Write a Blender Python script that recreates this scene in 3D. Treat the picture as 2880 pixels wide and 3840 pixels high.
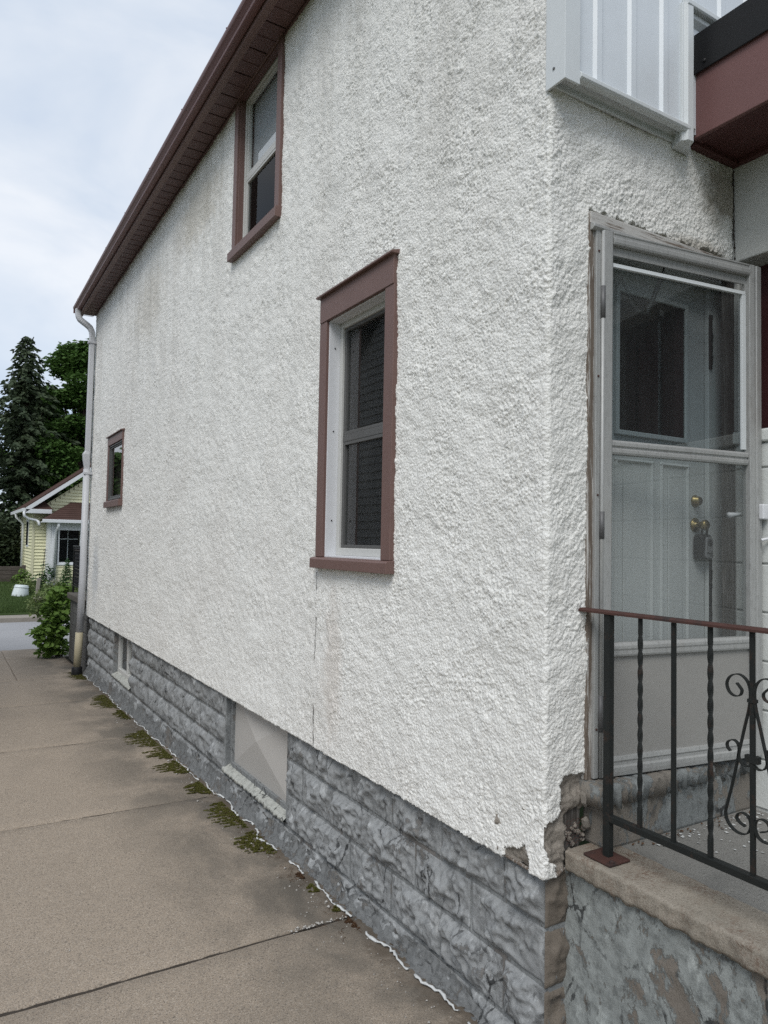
import bpy, math, random
import numpy as np
from mathutils import Vector, Matrix

random.seed(7)
rng = np.random.default_rng(11)
scene = bpy.context.scene
for o in list(bpy.data.objects):
    bpy.data.objects.remove(o)
COL = scene.collection
R = math.radians

# ------------------------------------------------------------------ camera
CAM = np.array([-1.8, -1.878, 1.83])
yaw, pitch, roll = R(31.078), R(2.4556), R(1.0578)
fw = Vector((math.sin(yaw) * math.cos(pitch), math.cos(yaw) * math.cos(pitch), math.sin(pitch)))
r0 = Vector((math.cos(yaw), -math.sin(yaw), 0))
u0 = r0.cross(fw)
rt = math.cos(roll) * r0 + math.sin(roll) * u0
up = -math.sin(roll) * r0 + math.cos(roll) * u0
cam_d = bpy.data.cameras.new('camera')
cam = bpy.data.objects.new('camera', cam_d)
COL.objects.link(cam)
m = Matrix((rt, up, -fw)).transposed().to_4x4()
m.translation = Vector(CAM)
cam.matrix_world = m
cam_d.sensor_fit = 'HORIZONTAL'
cam_d.sensor_width = 36.0
cam_d.lens = 36.0 * 2709.85 / 2880.0
cam_d.clip_start = 0.05
cam_d.clip_end = 3000
scene.camera = cam
scene.render.resolution_x, scene.render.resolution_y = 768, 1024

# ------------------------------------------------------------------ sky, sun, exposure
SUN_EL, SUN_AZ = R(50), R(-132)      # azimuth measured from +Y towards +X
world = bpy.data.worlds.new('World')
scene.world = world
world.use_nodes = True
wt = world.node_tree
wt.nodes.clear()
wo = wt.nodes.new('ShaderNodeOutputWorld')
bg = wt.nodes.new('ShaderNodeBackground')
bg.inputs['Strength'].default_value = 0.1
sky = wt.nodes.new('ShaderNodeTexSky')
sky.sky_type = 'NISHITA'
sky.sun_disc = False
sky.sun_elevation = SUN_EL
sky.sun_rotation = SUN_AZ
tc = wt.nodes.new('ShaderNodeTexCoord')
mp = wt.nodes.new('ShaderNodeMapping')
mp.inputs['Scale'].default_value = (1.0, 1.0, 2.0)
wt.links.new(tc.outputs['Generated'], mp.inputs['Vector'])
n1 = wt.nodes.new('ShaderNodeTexNoise')
n1.inputs['Scale'].default_value = 2.6
n1.inputs['Detail'].default_value = 6
n1.inputs['Roughness'].default_value = 0.5
n1.inputs['Distortion'].default_value = 0.35
wt.links.new(mp.outputs[0], n1.inputs['Vector'])
cr = wt.nodes.new('ShaderNodeValToRGB')
e = cr.color_ramp.elements
e[0].position = 0.38; e[0].color = (4.0, 4.8, 6.0, 1)
e[1].position = 0.62; e[1].color = (6.7, 6.95, 7.3, 1)
k_ = cr.color_ramp.elements.new(0.5); k_.color = (5.3, 5.85, 6.6, 1)
wt.links.new(n1.outputs['Fac'], cr.inputs['Fac'])
mx = wt.nodes.new('ShaderNodeMix'); mx.data_type = 'RGBA'
mx.inputs['Factor'].default_value = 0.86
wt.links.new(sky.outputs[0], mx.inputs[6])
wt.links.new(cr.outputs[0], mx.inputs[7])
wt.links.new(mx.outputs[2], bg.inputs['Color'])
wt.links.new(bg.outputs[0], wo.inputs['Surface'])

sun_d = bpy.data.lights.new('sun', 'SUN')
sun_d.energy = 1.5
sun_d.angle = R(28)
sun_d.color = (1.0, 0.975, 0.94)
sun = bpy.data.objects.new('sun', sun_d)
COL.objects.link(sun)
sdir = Vector((math.sin(SUN_AZ) * math.cos(SUN_EL), math.cos(SUN_AZ) * math.cos(SUN_EL), math.sin(SUN_EL)))
sun.rotation_euler = sdir.to_track_quat('Z', 'Y').to_euler()

vs = scene.view_settings
vs.view_transform = 'Standard'
vs.look = 'None'
vs.exposure = 0.52
vs.gamma = 1.0
vs.use_curve_mapping = False
scene.render.engine = 'CYCLES'
scene.cycles.max_bounces = 6
scene.cycles.diffuse_bounces = 3
scene.cycles.glossy_bounces = 3
scene.cycles.transparent_max_bounces = 12
scene.cycles.use_denoising = False

# ------------------------------------------------------------------ materials
class Mat:
    def __init__(self, name):
        self.m = bpy.data.materials.new(name)
        self.m.use_nodes = True
        self.t = self.m.node_tree
        self.t.nodes.clear()
        self.out = self.t.nodes.new('ShaderNodeOutputMaterial')
        self.b = self.t.nodes.new('ShaderNodeBsdfPrincipled')
        self.t.links.new(self.b.outputs[0], self.out.inputs[0])
        self._pos = None
    def n(self, typ, **kw):
        nd = self.t.nodes.new(typ)
        for k, v in kw.items():
            if k in nd.inputs.keys():
                self.put(nd.inputs[k], v)
            else:
                setattr(nd, k, v)
        return nd
    def put(self, sock, v):
        if isinstance(v, bpy.types.NodeSocket):
            self.t.links.new(v, sock)
        else:
            if hasattr(sock.default_value, '__len__') and len(sock.default_value) == 4 and len(v) == 3:
                v = (*v, 1)
            sock.default_value = v
    def pos(self, scale=(1, 1, 1), obj=False):
        if obj:
            g = self.n('ShaderNodeTexCoord').outputs['Object']
        else:
            if self._pos is None:
                self._pos = self.n('ShaderNodeNewGeometry').outputs['Position']
            g = self._pos
        if scale == (1, 1, 1):
            return g
        mpn = self.n('ShaderNodeMapping')
        self.put(mpn.inputs['Vector'], g)
        mpn.inputs['Scale'].default_value = scale
        return mpn.outputs[0]
    def noise(self, scale, detail=4, rough=.55, stretch=(1, 1, 1), dist=0, obj=False):
        nd = self.n('ShaderNodeTexNoise', Scale=scale, Detail=detail, Roughness=rough, Distortion=dist)
        self.put(nd.inputs['Vector'], self.pos(stretch, obj))
        return nd.outputs['Fac']
    def voro(self, scale, feature='F1', stretch=(1, 1, 1), rnd=1):
        nd = self.n('ShaderNodeTexVoronoi', feature=feature, Scale=scale, Randomness=rnd)
        self.put(nd.inputs['Vector'], self.pos(stretch))
        return nd.outputs['Distance']
    def ramp(self, s, stops):
        nd = self.n('ShaderNodeValToRGB')
        els = nd.color_ramp.elements
        while len(els) < len(stops):
            els.new(0.5)
        for el, (p, c) in zip(els, stops):
            el.position = p
            el.color = (c, c, c, 1) if isinstance(c, (int, float)) else (*c, 1)
        self.put(nd.inputs['Fac'], s)
        return nd.outputs['Color']
    def step(self, s, lo, hi):
        return self.ramp(s, [(lo, 0), (hi, 1)])
    def mix(self, f, a, b, mode='MIX'):
        nd = self.n('ShaderNodeMix', data_type='RGBA', blend_type=mode)
        self.put(nd.inputs[0], f)
        self.put(nd.inputs[6], a)
        self.put(nd.inputs[7], b)
        return nd.outputs[2]
    def math(self, op, a, b=0.5):
        nd = self.n('ShaderNodeMath', operation=op)
        self.put(nd.inputs[0], a)
        self.put(nd.inputs[1], b)
        return nd.outputs[0]
    def sep(self, axis):
        nd = self.n('ShaderNodeSeparateXYZ')
        self.put(nd.inputs[0], self.pos())
        return nd.outputs[axis]
    def rnd(self):
        return self.n('ShaderNodeObjectInfo').outputs['Random']
    def bump(self, h, strength=.5, dist=.01, prev=None):
        nd = self.n('ShaderNodeBump', Strength=strength, Distance=dist, Height=h)
        if prev is not None:
            self.put(nd.inputs['Normal'], prev)
        return nd.outputs[0]
    def fin(self, col, rough=.85, normal=None, spec=.3, metal=0):
        self.put(self.b.inputs['Base Color'], col)
        self.put(self.b.inputs['Roughness'], rough)
        self.put(self.b.inputs['Metallic'], metal)
        self.put(self.b.inputs['Specular IOR Level'], spec)
        if normal is not None:
            self.put(self.b.inputs['Normal'], normal)
        return self.m

def simple(name, col, rough=.6, spec=.3, var=.12, vscale=6, bump=.0, bscale=80, metal=0, stretch=(1, 1, 1)):
    M = Mat(name)
    a = tuple(c * (1 - var) for c in col)
    b = tuple(min(1, c * (1 + var)) for c in col)
    c = M.mix(M.noise(vscale, 5, .6, stretch), a, b)
    fine = M.noise(vscale * 9, 3, .6, stretch)
    c = M.mix(M.math('MULTIPLY', fine, .35), c, tuple(x * .72 for x in col))
    nrm = M.bump(M.noise(bscale, 4, .6, stretch), bump, .004) if bump else None
    return M.fin(c, rough, nrm, spec, metal)

def m_stucco():
    M = Mat('stucco_paint')
    z = M.sep(2)
    base = M.mix(M.noise(2.2, 5, .6), (.83, .825, .79), (.76, .757, .725))
    # vertical weather streaks, strongest high on the wall
    st = M.step(M.noise(3.2, 6, .65, (1.6, 1.6, .12)), .46, .72)
    hi = M.ramp(M.math('DIVIDE', z, 6.0), [(.42, .10), (.66, .55), (.86, .9)])
    base = M.mix(M.math('MULTIPLY', M.math('MULTIPLY', st, hi), .55), base, (.36, .345, .30))
    # brownish dust patches
    pt = M.step(M.noise(.9, 5, .6), .50, .74)
    base = M.mix(M.math('MULTIPLY', pt, .22), base, (.54, .50, .46))
    spk = M.step(M.noise(70, 3, .7), .60, .74)
    base = M.mix(M.math('MULTIPLY', spk, M.math('ADD', M.math('MULTIPLY', hi, .18), .08)), base, (.30, .29, .26))
    dirt = M.step(M.noise(9, 6, .7), .63, .8)
    base = M.mix(M.math('MULTIPLY', dirt, .12), base, (.42, .39, .34))
    # a bluish damp blot low near the far corner, mould high in the inner corner by the wing
    def blot(c, r_, amt, col, base):
        v = M.n('ShaderNodeVectorMath', operation='SUBTRACT'); M.put(v.inputs[0], M.pos()); v.inputs[1].default_value = c
        v2 = M.n('ShaderNodeVectorMath', operation='DIVIDE'); M.put(v2.inputs[0], v.outputs[0]); v2.inputs[1].default_value = r_
        ln = M.n('ShaderNodeVectorMath', operation='LENGTH'); M.put(ln.inputs[0], v2.outputs[0])
        f_ = M.math('ADD', ln.outputs['Value'], M.math('MULTIPLY', M.math('SUBTRACT', M.noise(9, 6, .7), .5), 1.6))
        return M.mix(M.math('MULTIPLY', M.math('SUBTRACT', 1.0, M.step(f_, .45, 1.0)), amt), base, col)
    base = blot((0, 8.95, 1.35), (1, .30, .55), .5, (.40, .43, .46), base)
    base = blot((1.02, 0, 3.36), (.20, 1, .16), .75, (.20, .17, .12), base)
    base = blot((.85, 0, 3.09), (.22, 1, .05), .6, (.28, .25, .2), base)
    base = blot((0, 1.62, 1.15), (1, .14, .5), .35, (.55, .48, .42), base)
    base = blot((0, 4.4, 4.75), (1, .8, .35), .45, (.42, .38, .30), base)
    base = blot((0, 6.2, 4.4), (1, .8, .45), .35, (.42, .38, .31), base)
    vv = M.voro(95, 'F1')
    nb = M.bump(M.math('SUBTRACT', 1.0, vv), .45, .008)
    nb = M.bump(M.noise(190, 4, .78), .85, .004, nb)
    return M.fin(base, .88, nb, .2)

def m_peel(name, paint, paint2, bare, bare2, amount=.5, wear=3.2):
    """old paint flaking off concrete"""
    M = Mat(name)
    pc = M.mix(M.noise(5, 6, .65), paint, paint2)
    pc = M.mix(M.math('MULTIPLY', M.step(M.noise(26, 6, .75), .47, .70), .75), pc, tuple(c * .42 for c in paint))
    pc = M.mix(M.math('MULTIPLY', M.step(M.noise(13, 6, .7, (1, 1, .6)), .56, .66), .5), pc, tuple(min(1, c * 1.55) for c in paint2))
    bc = M.mix(M.noise(9, 6, .7), bare, bare2)
    bc = M.mix(M.math('MULTIPLY', M.step(M.noise(160, 3, .7), .5, .7), .5), bc, tuple(c * .5 for c in bare))
    f = M.math('ADD', M.math('MULTIPLY', M.noise(wear, 9, .68, (1, 1, .75), .5), .74), M.math('MULTIPLY', M.noise(wear * 8, 6, .72, (1, 1, .6)), .26))
    mask = M.step(f, 1 - amount, 1 - amount + .018)
    rim = M.math('MULTIPLY', M.step(f, 1 - amount - .012, 1 - amount), M.math('SUBTRACT', 1.0, mask))
    # dark hairline flake cracks running mostly upright
    ck = M.voro(9, 'DISTANCE_TO_EDGE', (1, 1, .45))
    ck = M.math('ADD', ck, M.math('MULTIPLY', M.math('SUBTRACT', M.noise(30, 5, .7), .5), .25))
    ck = M.math('SUBTRACT', 1.0, M.step(ck, .012, .03))
    ck = M.math('MULTIPLY', ck, M.step(M.noise(4.2, 4, .6), .5, .6))
    col = M.mix(rim, pc, tuple(c * .6 for c in paint))
    col = M.mix(mask, col, bc)
    col = M.mix(M.math('MULTIPLY', ck, .85), col, (.02, .021, .022))
    h = M.math('SUBTRACT', M.math('MULTIPLY', M.math('SUBTRACT', 1.0, mask), .6), M.math('MULTIPLY', ck, .8))
    nb = M.bump(h, .55, .003)
    nb = M.bump(M.noise(42, 6, .78), .6, .006, nb)
    nb = M.bump(M.noise(190, 4, .75), .5, .003, nb)
    return M.fin(col, .8, nb, .3)

def m_concrete(name, a, b, stain, grain=.5, stain_amt=.5, st_scale=.8, rust=None):
    M = Mat(name)
    c = M.mix(M.noise(1.1, 7, .65), a, b)
    c = M.mix(M.math('MULTIPLY', M.step(M.noise(210, 2, .6), .52, .66), .6), c, tuple(x * 1.65 for x in b))
    c = M.mix(M.math('MULTIPLY', M.step(M.noise(170, 2, .6), .56, .68), .75), c, tuple(x * .42 for x in a))
    c = M.mix(M.math('MULTIPLY', M.step(M.noise(38, 5, .7), .55, .75), .4), c, tuple(x * .62 for x in a))
    s = M.step(M.noise(st_scale, 6, .6, (1, 1, 1), .4), .46, .68)
    c = M.mix(M.math('MULTIPLY', s, stain_amt), c, stain)
    if rust:
        rr = M.step(M.noise(3.1, 8, .75), .46, .62)
        rr = M.math('MULTIPLY', rr, M.step(M.noise(90, 3, .7), .42, .6))
        c = M.mix(M.math('MULTIPLY', rr, .75), c, rust)
    nb = M.bump(M.noise(150, 4, .7), grain, .004)
    nb = M.bump(M.noise(12, 5, .6), .3, .006, nb)
    return M.fin(c, .9, nb, .25)

def m_driveway():
    M = Mat('driveway_concrete')
    a, b = (.355, .290, .224), (.28, .23, .178)
    c = M.mix(M.noise(.9, 7, .65), a, b)
    c = M.mix(M.math('MULTIPLY', M.step(M.noise(160, 3, .7), .53, .64), .85), c, (.50, .44, .37))
    c = M.mix(M.math('MULTIPLY', M.step(M.noise(140, 3, .7), .54, .64), .85), c, (.075, .064, .055))
    c = M.mix(M.math('MULTIPLY', M.step(M.noise(105, 3, .7), .54, .68), .6), c, (.13, .112, .095))
    c = M.mix(M.math('MULTIPLY', M.step(M.noise(120, 3, .7), .57, .70), .5), c, (.44, .40, .345))
    c = M.mix(M.math('MULTIPLY', M.step(M.noise(30, 5, .7), .52, .75), .4), c, (.15, .13, .11))
    # dark damp mould stains spreading out from the foot of the wall
    x = M.sep(0)
    near = M.ramp(M.math('ADD', M.math('MULTIPLY', x, .5), .5), [(.05, 0), (.22, .5), (.42, 1)])
    s = M.step(M.noise(1.5, 6, .62, (1, .8, 1), .5), .36, .58)
    c = M.mix(M.math('MULTIPLY', M.math('MULTIPLY', s, near), .85), c, (.075, .070, .06))
    s2 = M.step(M.noise(.55, 5, .6), .52, .7)
    c = M.mix(M.math('MULTIPLY', s2, .35), c, (.13, .11, .092))
    blot = M.step(M.noise(5.5, 4, .6), .66, .74)
    c = M.mix(M.math('MULTIPLY', blot, .25), c, (.09, .08, .07))
    dirt = M.ramp(M.math('ADD', x, M.math('MULTIPLY', M.math('SUBTRACT', M.noise(6, 6, .7), .5), .5)), [(-.12 + .0, 0), (.02, 1)]) if False else M.step(M.math('ADD', M.math('MULTIPLY', x, 2.0), M.math('ADD', M.noise(7, 6, .7), .28)), .5, .78)
    c = M.mix(M.math('MULTIPLY', dirt, .8), c, (.085, .066, .048))
    c = M.mix(M.math('MULTIPLY', M.step(M.rnd(), 0, 1), .15), c, (.17, .15, .125))
    nb = M.bump(M.noise(170, 4, .7), .6, .004)
    nb = M.bump(M.noise(9, 5, .6), .3, .008, nb)
    return M.fin(c, .9, nb, .25)

def m_wood(name, a, b, c2, axis=(1, 1, .06), flake=.52):
    M = Mat(name)
    g = M.noise(120, 6, .7, axis)
    c = M.mix(M.step(g, .35, .7), a, b)
    fl = M.step(M.noise(75, 6, .75, axis), flake, flake + .08)
    c = M.mix(fl, c, c2)
    nb = M.bump(M.noise(80, 5, .7, axis), .7, .003)
    return M.fin(c, .85, nb, .2)

def m_glass(name, tint=(.93, .96, .95), refl=1.0, haze=.0):
    M = Mat(name)
    tr = M.n('ShaderNodeBsdfTransparent', Color=tint)
    gl = M.n('ShaderNodeBsdfGlossy', Color=(refl, refl, refl), Roughness=.012)
    lw = M.n('ShaderNodeLayerWeight', Blend=.5)
    fac = M.math('ADD', M.math('MULTIPLY', M.math('POWER', lw.outputs['Facing'], 4.6), .86), .075)
    ms = M.n('ShaderNodeMixShader')
    M.put(ms.inputs[0], fac); M.put(ms.inputs[1], tr.outputs[0]); M.put(ms.inputs[2], gl.outputs[0])
    last = ms.outputs[0]
    if haze:
        df = M.n('ShaderNodeBsdfDiffuse', Color=(.55, .57, .56))
        m2 = M.n('ShaderNodeMixShader')
        M.put(m2.inputs[0], M.math('MULTIPLY', M.noise(6, 5, .6, (1, 1, .3)), haze))
        M.put(m2.inputs[1], last); M.put(m2.inputs[2], df.outputs[0])
        last = m2.outputs[0]
    M.t.links.new(last, M.out.inputs[0])
    return M.m

def m_leaf(name, a, b, scale=1.2, transl=.25):
    M = Mat(name)
    c = M.mix(M.noise(scale, 4, .6), a, b)
    c = M.mix(M.math('MULTIPLY', M.noise(scale * 14, 2, .5), .6), c, tuple(x * .55 for x in a))
    M.fin(c, .6, None, .25)
    tl = M.n('ShaderNodeBsdfTranslucent')
    M.put(tl.inputs['Color'], c)
    ms = M.n('ShaderNodeMixShader')
    ms.inputs[0].default_value = transl
    M.put(ms.inputs[1], M.b.outputs[0]); M.put(ms.inputs[2], tl.outputs[0])
    M.t.links.new(ms.outputs[0], M.out.inputs[0])
    return M.m

def m_alu():
    M = Mat('weathered_aluminium')
    c = M.mix(M.noise(7, 6, .65, (1, 1, .35)), (.40, .405, .395), (.31, .315, .31))
    c = M.mix(M.math('MULTIPLY', M.step(M.noise(90, 4, .7, (1, 1, .25)), .5, .72), .45), c, (.17, .17, .165))
    c = M.mix(M.math('MULTIPLY', M.step(M.noise(3.5, 6, .7, (1, 1, .4)), .55, .75), .35), c, (.27, .235, .20))
    return M.fin(c, .5, M.bump(M.noise(160, 3, .6, (1, 1, .1)), .12, .001), .4, .25)

def m_iron():
    M = Mat('rusty_black_iron')
    c = M.mix(M.noise(9, 5, .6), (.008, .010, .010), (.019, .021, .020))
    r1 = M.step(M.noise(16, 8, .75), .56, .72)
    c = M.mix(M.math('MULTIPLY', r1, .6), c, (.065, .032, .02))
    nb = M.bump(M.noise(130, 4, .7), .4, .0015)
    return M.fin(c, .6, nb, .25)

def m_rust():
    M = Mat('red_rusted_iron')
    c = M.mix(M.noise(22, 7, .7), (.040, .021, .018), (.085, .038, .030))
    c = M.mix(M.step(M.noise(7, 6, .7), .55, .7), c, (.025, .022, .022))
    return M.fin(c, .75, M.bump(M.noise(130, 4, .7), .5, .0015), .3)

MT = dict(
    stucco=m_stucco(),
    basecoat=m_concrete('bare_base_coat', (.27, .24, .205), (.21, .19, .165), (.15, .135, .12), .7, .4, 8),
    block=m_peel('peeling_grey_paint', (.180, .187, .189), (.345, .356, .358), (.130, .124, .116), (.190, .184, .176), .40, 3.8),
    endblock=m_peel('bare_block_end', (.20, .212, .215), (.28, .295, .298), (.125, .105, .085), (.185, .160, .132), .58, 5),
    mortar=m_peel('painted_mortar', (.175, .183, .184), (.245, .256, .257), (.15, .14, .13), (.2, .19, .18), .45, 4),
    skirt=m_peel('worn_cove_parging', (.125, .130, .130), (.185, .190, .190), (.115, .108, .10), (.16, .152, .14), .45, 5),
    porchwall=m_peel('flaking_porch_paint', (.185, .200, .196), (.33, .352, .340), (.150, .130, .110), (.205, .184, .158), .45, 4.2),
    porchslab=m_concrete('porch_concrete', (.31, .272, .22), (.225, .205, .176), (.16, .148, .12), .9, .5, 2.6, (.115, .060, .036)),
    porchfloor=m_concrete('porch_floor_concrete', (.225, .22, .205), (.185, .182, .17), (.13, .13, .122), .5, .5, 3),
    step=m_peel('worn_step_paint', (.17, .183, .183), (.24, .255, .252), (.16, .145, .125), (.22, .20, .175), .5, 4),
    drive=m_driveway(),
    joint=simple('joint_dirt', (.055, .047, .040), .95, .1, .3, 30, .6, 200),
    caulk=simple('white_caulk', (.56, .57, .56), .7, .3, .2, 20, .5, 90),
    trim=simple('brown_aluminium_trim', (.160, .098, .086), .5, .35, .16, 5, .12, 60),
    soffit=simple('brown_soffit_metal', (.120, .066, .060), .5, .4, .14, 4, .06, 60),
    gutter=simple('brown_gutter_metal', (.135, .060, .052), .45, .4, .14, 3, .08, 50),
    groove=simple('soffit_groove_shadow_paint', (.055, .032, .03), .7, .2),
    whitemetal=simple('white_siding_metal', (.66, .70, .735), .38, .45, .04, 1.5, .04, 30),
    whitetrim=simple('white_trim_metal', (.62, .65, .66), .4, .45, .05, 3, .05, 40),
    black=simple('black_metal_flashing', (.010, .010, .011), .5, .25, .2, 8),
    maroon=simple('maroon_fascia_metal', (.165, .084, .080), .5, .35, .08, 2, .06, 60),
    maroon2=simple('dark_maroon_panel', (.045, .010, .012), .5, .4, .15, 4),
    maroonsoff=simple('maroon_soffit_metal', (.085, .035, .034), .6, .3, .25, 3, .1, 50),
    vinyl=simple('white_vinyl', (.66, .67, .69), .4, .4, .04, 5),
    sash=simple('pale_sash_vinyl', (.52, .52, .50), .45, .4, .06, 6),
    darksash=simple('grey_screen_frame', (.10, .10, .098), .5, .4, .1, 6),
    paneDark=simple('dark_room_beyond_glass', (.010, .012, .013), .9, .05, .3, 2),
    glass=m_glass('window_glass'),
    dimglass=m_glass('screened_glass', (.6, .62, .62), .28),
    winscreen=m_glass('screened_window_glass', (.7, .72, .72), .9, .05),
    blind=simple('pale_roller_blind', (.42, .44, .47), .8, .2, .06, 3),
    board=simple('beige_plastic_sheet', (.47, .455, .43), .4, .35, .03, 2),
    sill=m_peel('flaking_sill_paint', (.33, .338, .31), (.44, .445, .41), (.17, .16, .14), (.25, .235, .21), .30, 9),
    alu=m_alu(),
    aludark=simple('dark_aluminium_edge', (.12, .12, .122), .5, .4, .1, 5, metal=.2),
    kick=simple('embossed_kick_panel', (.285, .28, .265), .6, .3, .05, 3, .25, 260),
    stormglass=m_glass('storm_door_glass', (.56, .61, .63), 1.0, .05),
    screen=m_glass('insect_screen', (.78, .80, .80), .6, .12),
    doorpaint=simple('white_door_paint', (.56, .58, .57), .55, .35, .05, 4, .06, 60),
    jamb=m_wood('weathered_jamb_wood', (.115, .092, .075), (.18, .148, .12), (.44, .43, .41)),
    jambrail=m_wood('weathered_header_wood', (.13, .105, .088), (.20, .165, .135), (.46, .45, .43), (.06, 1, 1), .44),
    darkwood=m_wood('dark_jamb_wood', (.045, .042, .039), (.095, .085, .075), (.15, .14, .13)),
    brass=simple('worn_brass', (.34, .26, .115), .33, .5, .25, 30, metal=1.0),
    blackplastic=simple('black_rubber', (.012, .012, .013), .55, .4, .2, 10),
    greyplastic=simple('grey_lockbox_metal', (.25, .255, .26), .45, .5, .06, 20, metal=.3),
    iron=m_iron(),
    rust=m_rust(),
    blackiron=simple('glossy_black_iron', (.008, .008, .009), .4, .5, .2, 10),
    spring=simple('dull_steel', (.16, .16, .155), .5, .5, .2, 30, metal=.7),
    wingpaint=simple('white_painted_block', (.60, .62, .60), .7, .3, .06, 4, .5, 55),
    wingrough=simple('white_painted_plaster', (.50, .51, .49), .8, .25, .1, 6, .7, 70),
    downspout=simple('white_downspout_metal', (.50, .51, .53), .45, .4, .06, 3),
    yellowpipe=simple('yellowed_pipe_plastic', (.47, .42, .29), .55, .35, .08, 6),
    asphalt=m_concrete('road_asphalt', (.33, .33, .335), (.26, .26, .265), (.22, .22, .222), .6, .4, .5),
    sidewalk=m_concrete('sidewalk_concrete', (.30, .275, .24), (.25, .225, .195), (.18, .165, .14), .5, .4, .8),
    kerb=m_concrete('kerb_concrete', (.30, .275, .24), (.24, .22, .19), (.16, .14, .115), .5, .5, 1.5),
    soil=simple('garden_soil', (.045, .036, .026), .95, .1, .3, 5, .8, 40),
    ground=simple('ground_turf', (.045, .07, .022), .95, .1, .35, .6, .8, 30),
    grass=m_leaf('grass_blades', (.060, .105, .028), (.095, .145, .040), .9),
    moss=m_leaf('moss_green', (.075, .078, .013), (.13, .122, .024), 9, .1),
    deadmoss=simple('brown_dead_moss', (.085, .050, .03), .95, .1, .3, 40),
    pebble=simple('pale_grit', (.36, .345, .32), .85, .2, .3, 60),
    spruce=m_leaf('spruce_needles', (.042, .066, .034), (.078, .102, .052), .5, .12),
    tree=m_leaf('broadleaf_foliage', (.060, .125, .028), (.11, .20, .048), .45, .3),
    bark=simple('tree_bark', (.055, .042, .033), .95, .1, .3, 5, .8, 20),
    shrubleaf=m_leaf('shrub_leaves', (.12, .22, .04), (.22, .34, .075), 2.5, .3),
    shrubpale=m_leaf('hydrangea_leaves', (.15, .22, .07), (.26, .30, .12), 2.5, .3),
    darkleaf=m_leaf('dwarf_spruce_leaves', (.045, .11, .035), (.07, .16, .05), 3, .2),
    bloom=simple('pale_blossom', (.36, .35, .27), .8, .2, .2, 20),
    farblock=m_peel('sooty_block', (.085, .083, .078), (.14, .138, .13), (.06, .058, .054), (.11, .105, .10), .45, 2.5),
    farcap=m_concrete('mossy_cap_concrete', (.13, .115, .095), (.09, .082, .07), (.06, .056, .046), .6, .6, 4),
    yellow=simple('pale_yellow_siding', (.74, .72, .48), .55, .3, .04, 2),
    yellowtrim=simple('cream_corner_post', (.62, .60, .42), .55, .3, .04, 2),
    shingle=simple('brown_shingle', (.068, .040, .033), .9, .1, .35, 3, .7, 25),
    white=simple('white_gloss_paint', (.68, .70, .71), .5, .35, .05, 4),
    fence=m_wood('old_timber', (.060, .050, .043), (.105, .088, .074), (.14, .12, .10), (.06, 1, 1)),
    bucket=simple('white_bucket_plastic', (.62, .68, .68), .4, .4, .05, 5),
    greysiding=simple('grey_shingle_siding', (.36, .36, .35), .85, .2, .15, 2, .4, 30),
    darkroof=simple('dark_roof_shingle', (.05, .048, .046), .9, .15, .3, 4, .6, 20),
)

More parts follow.
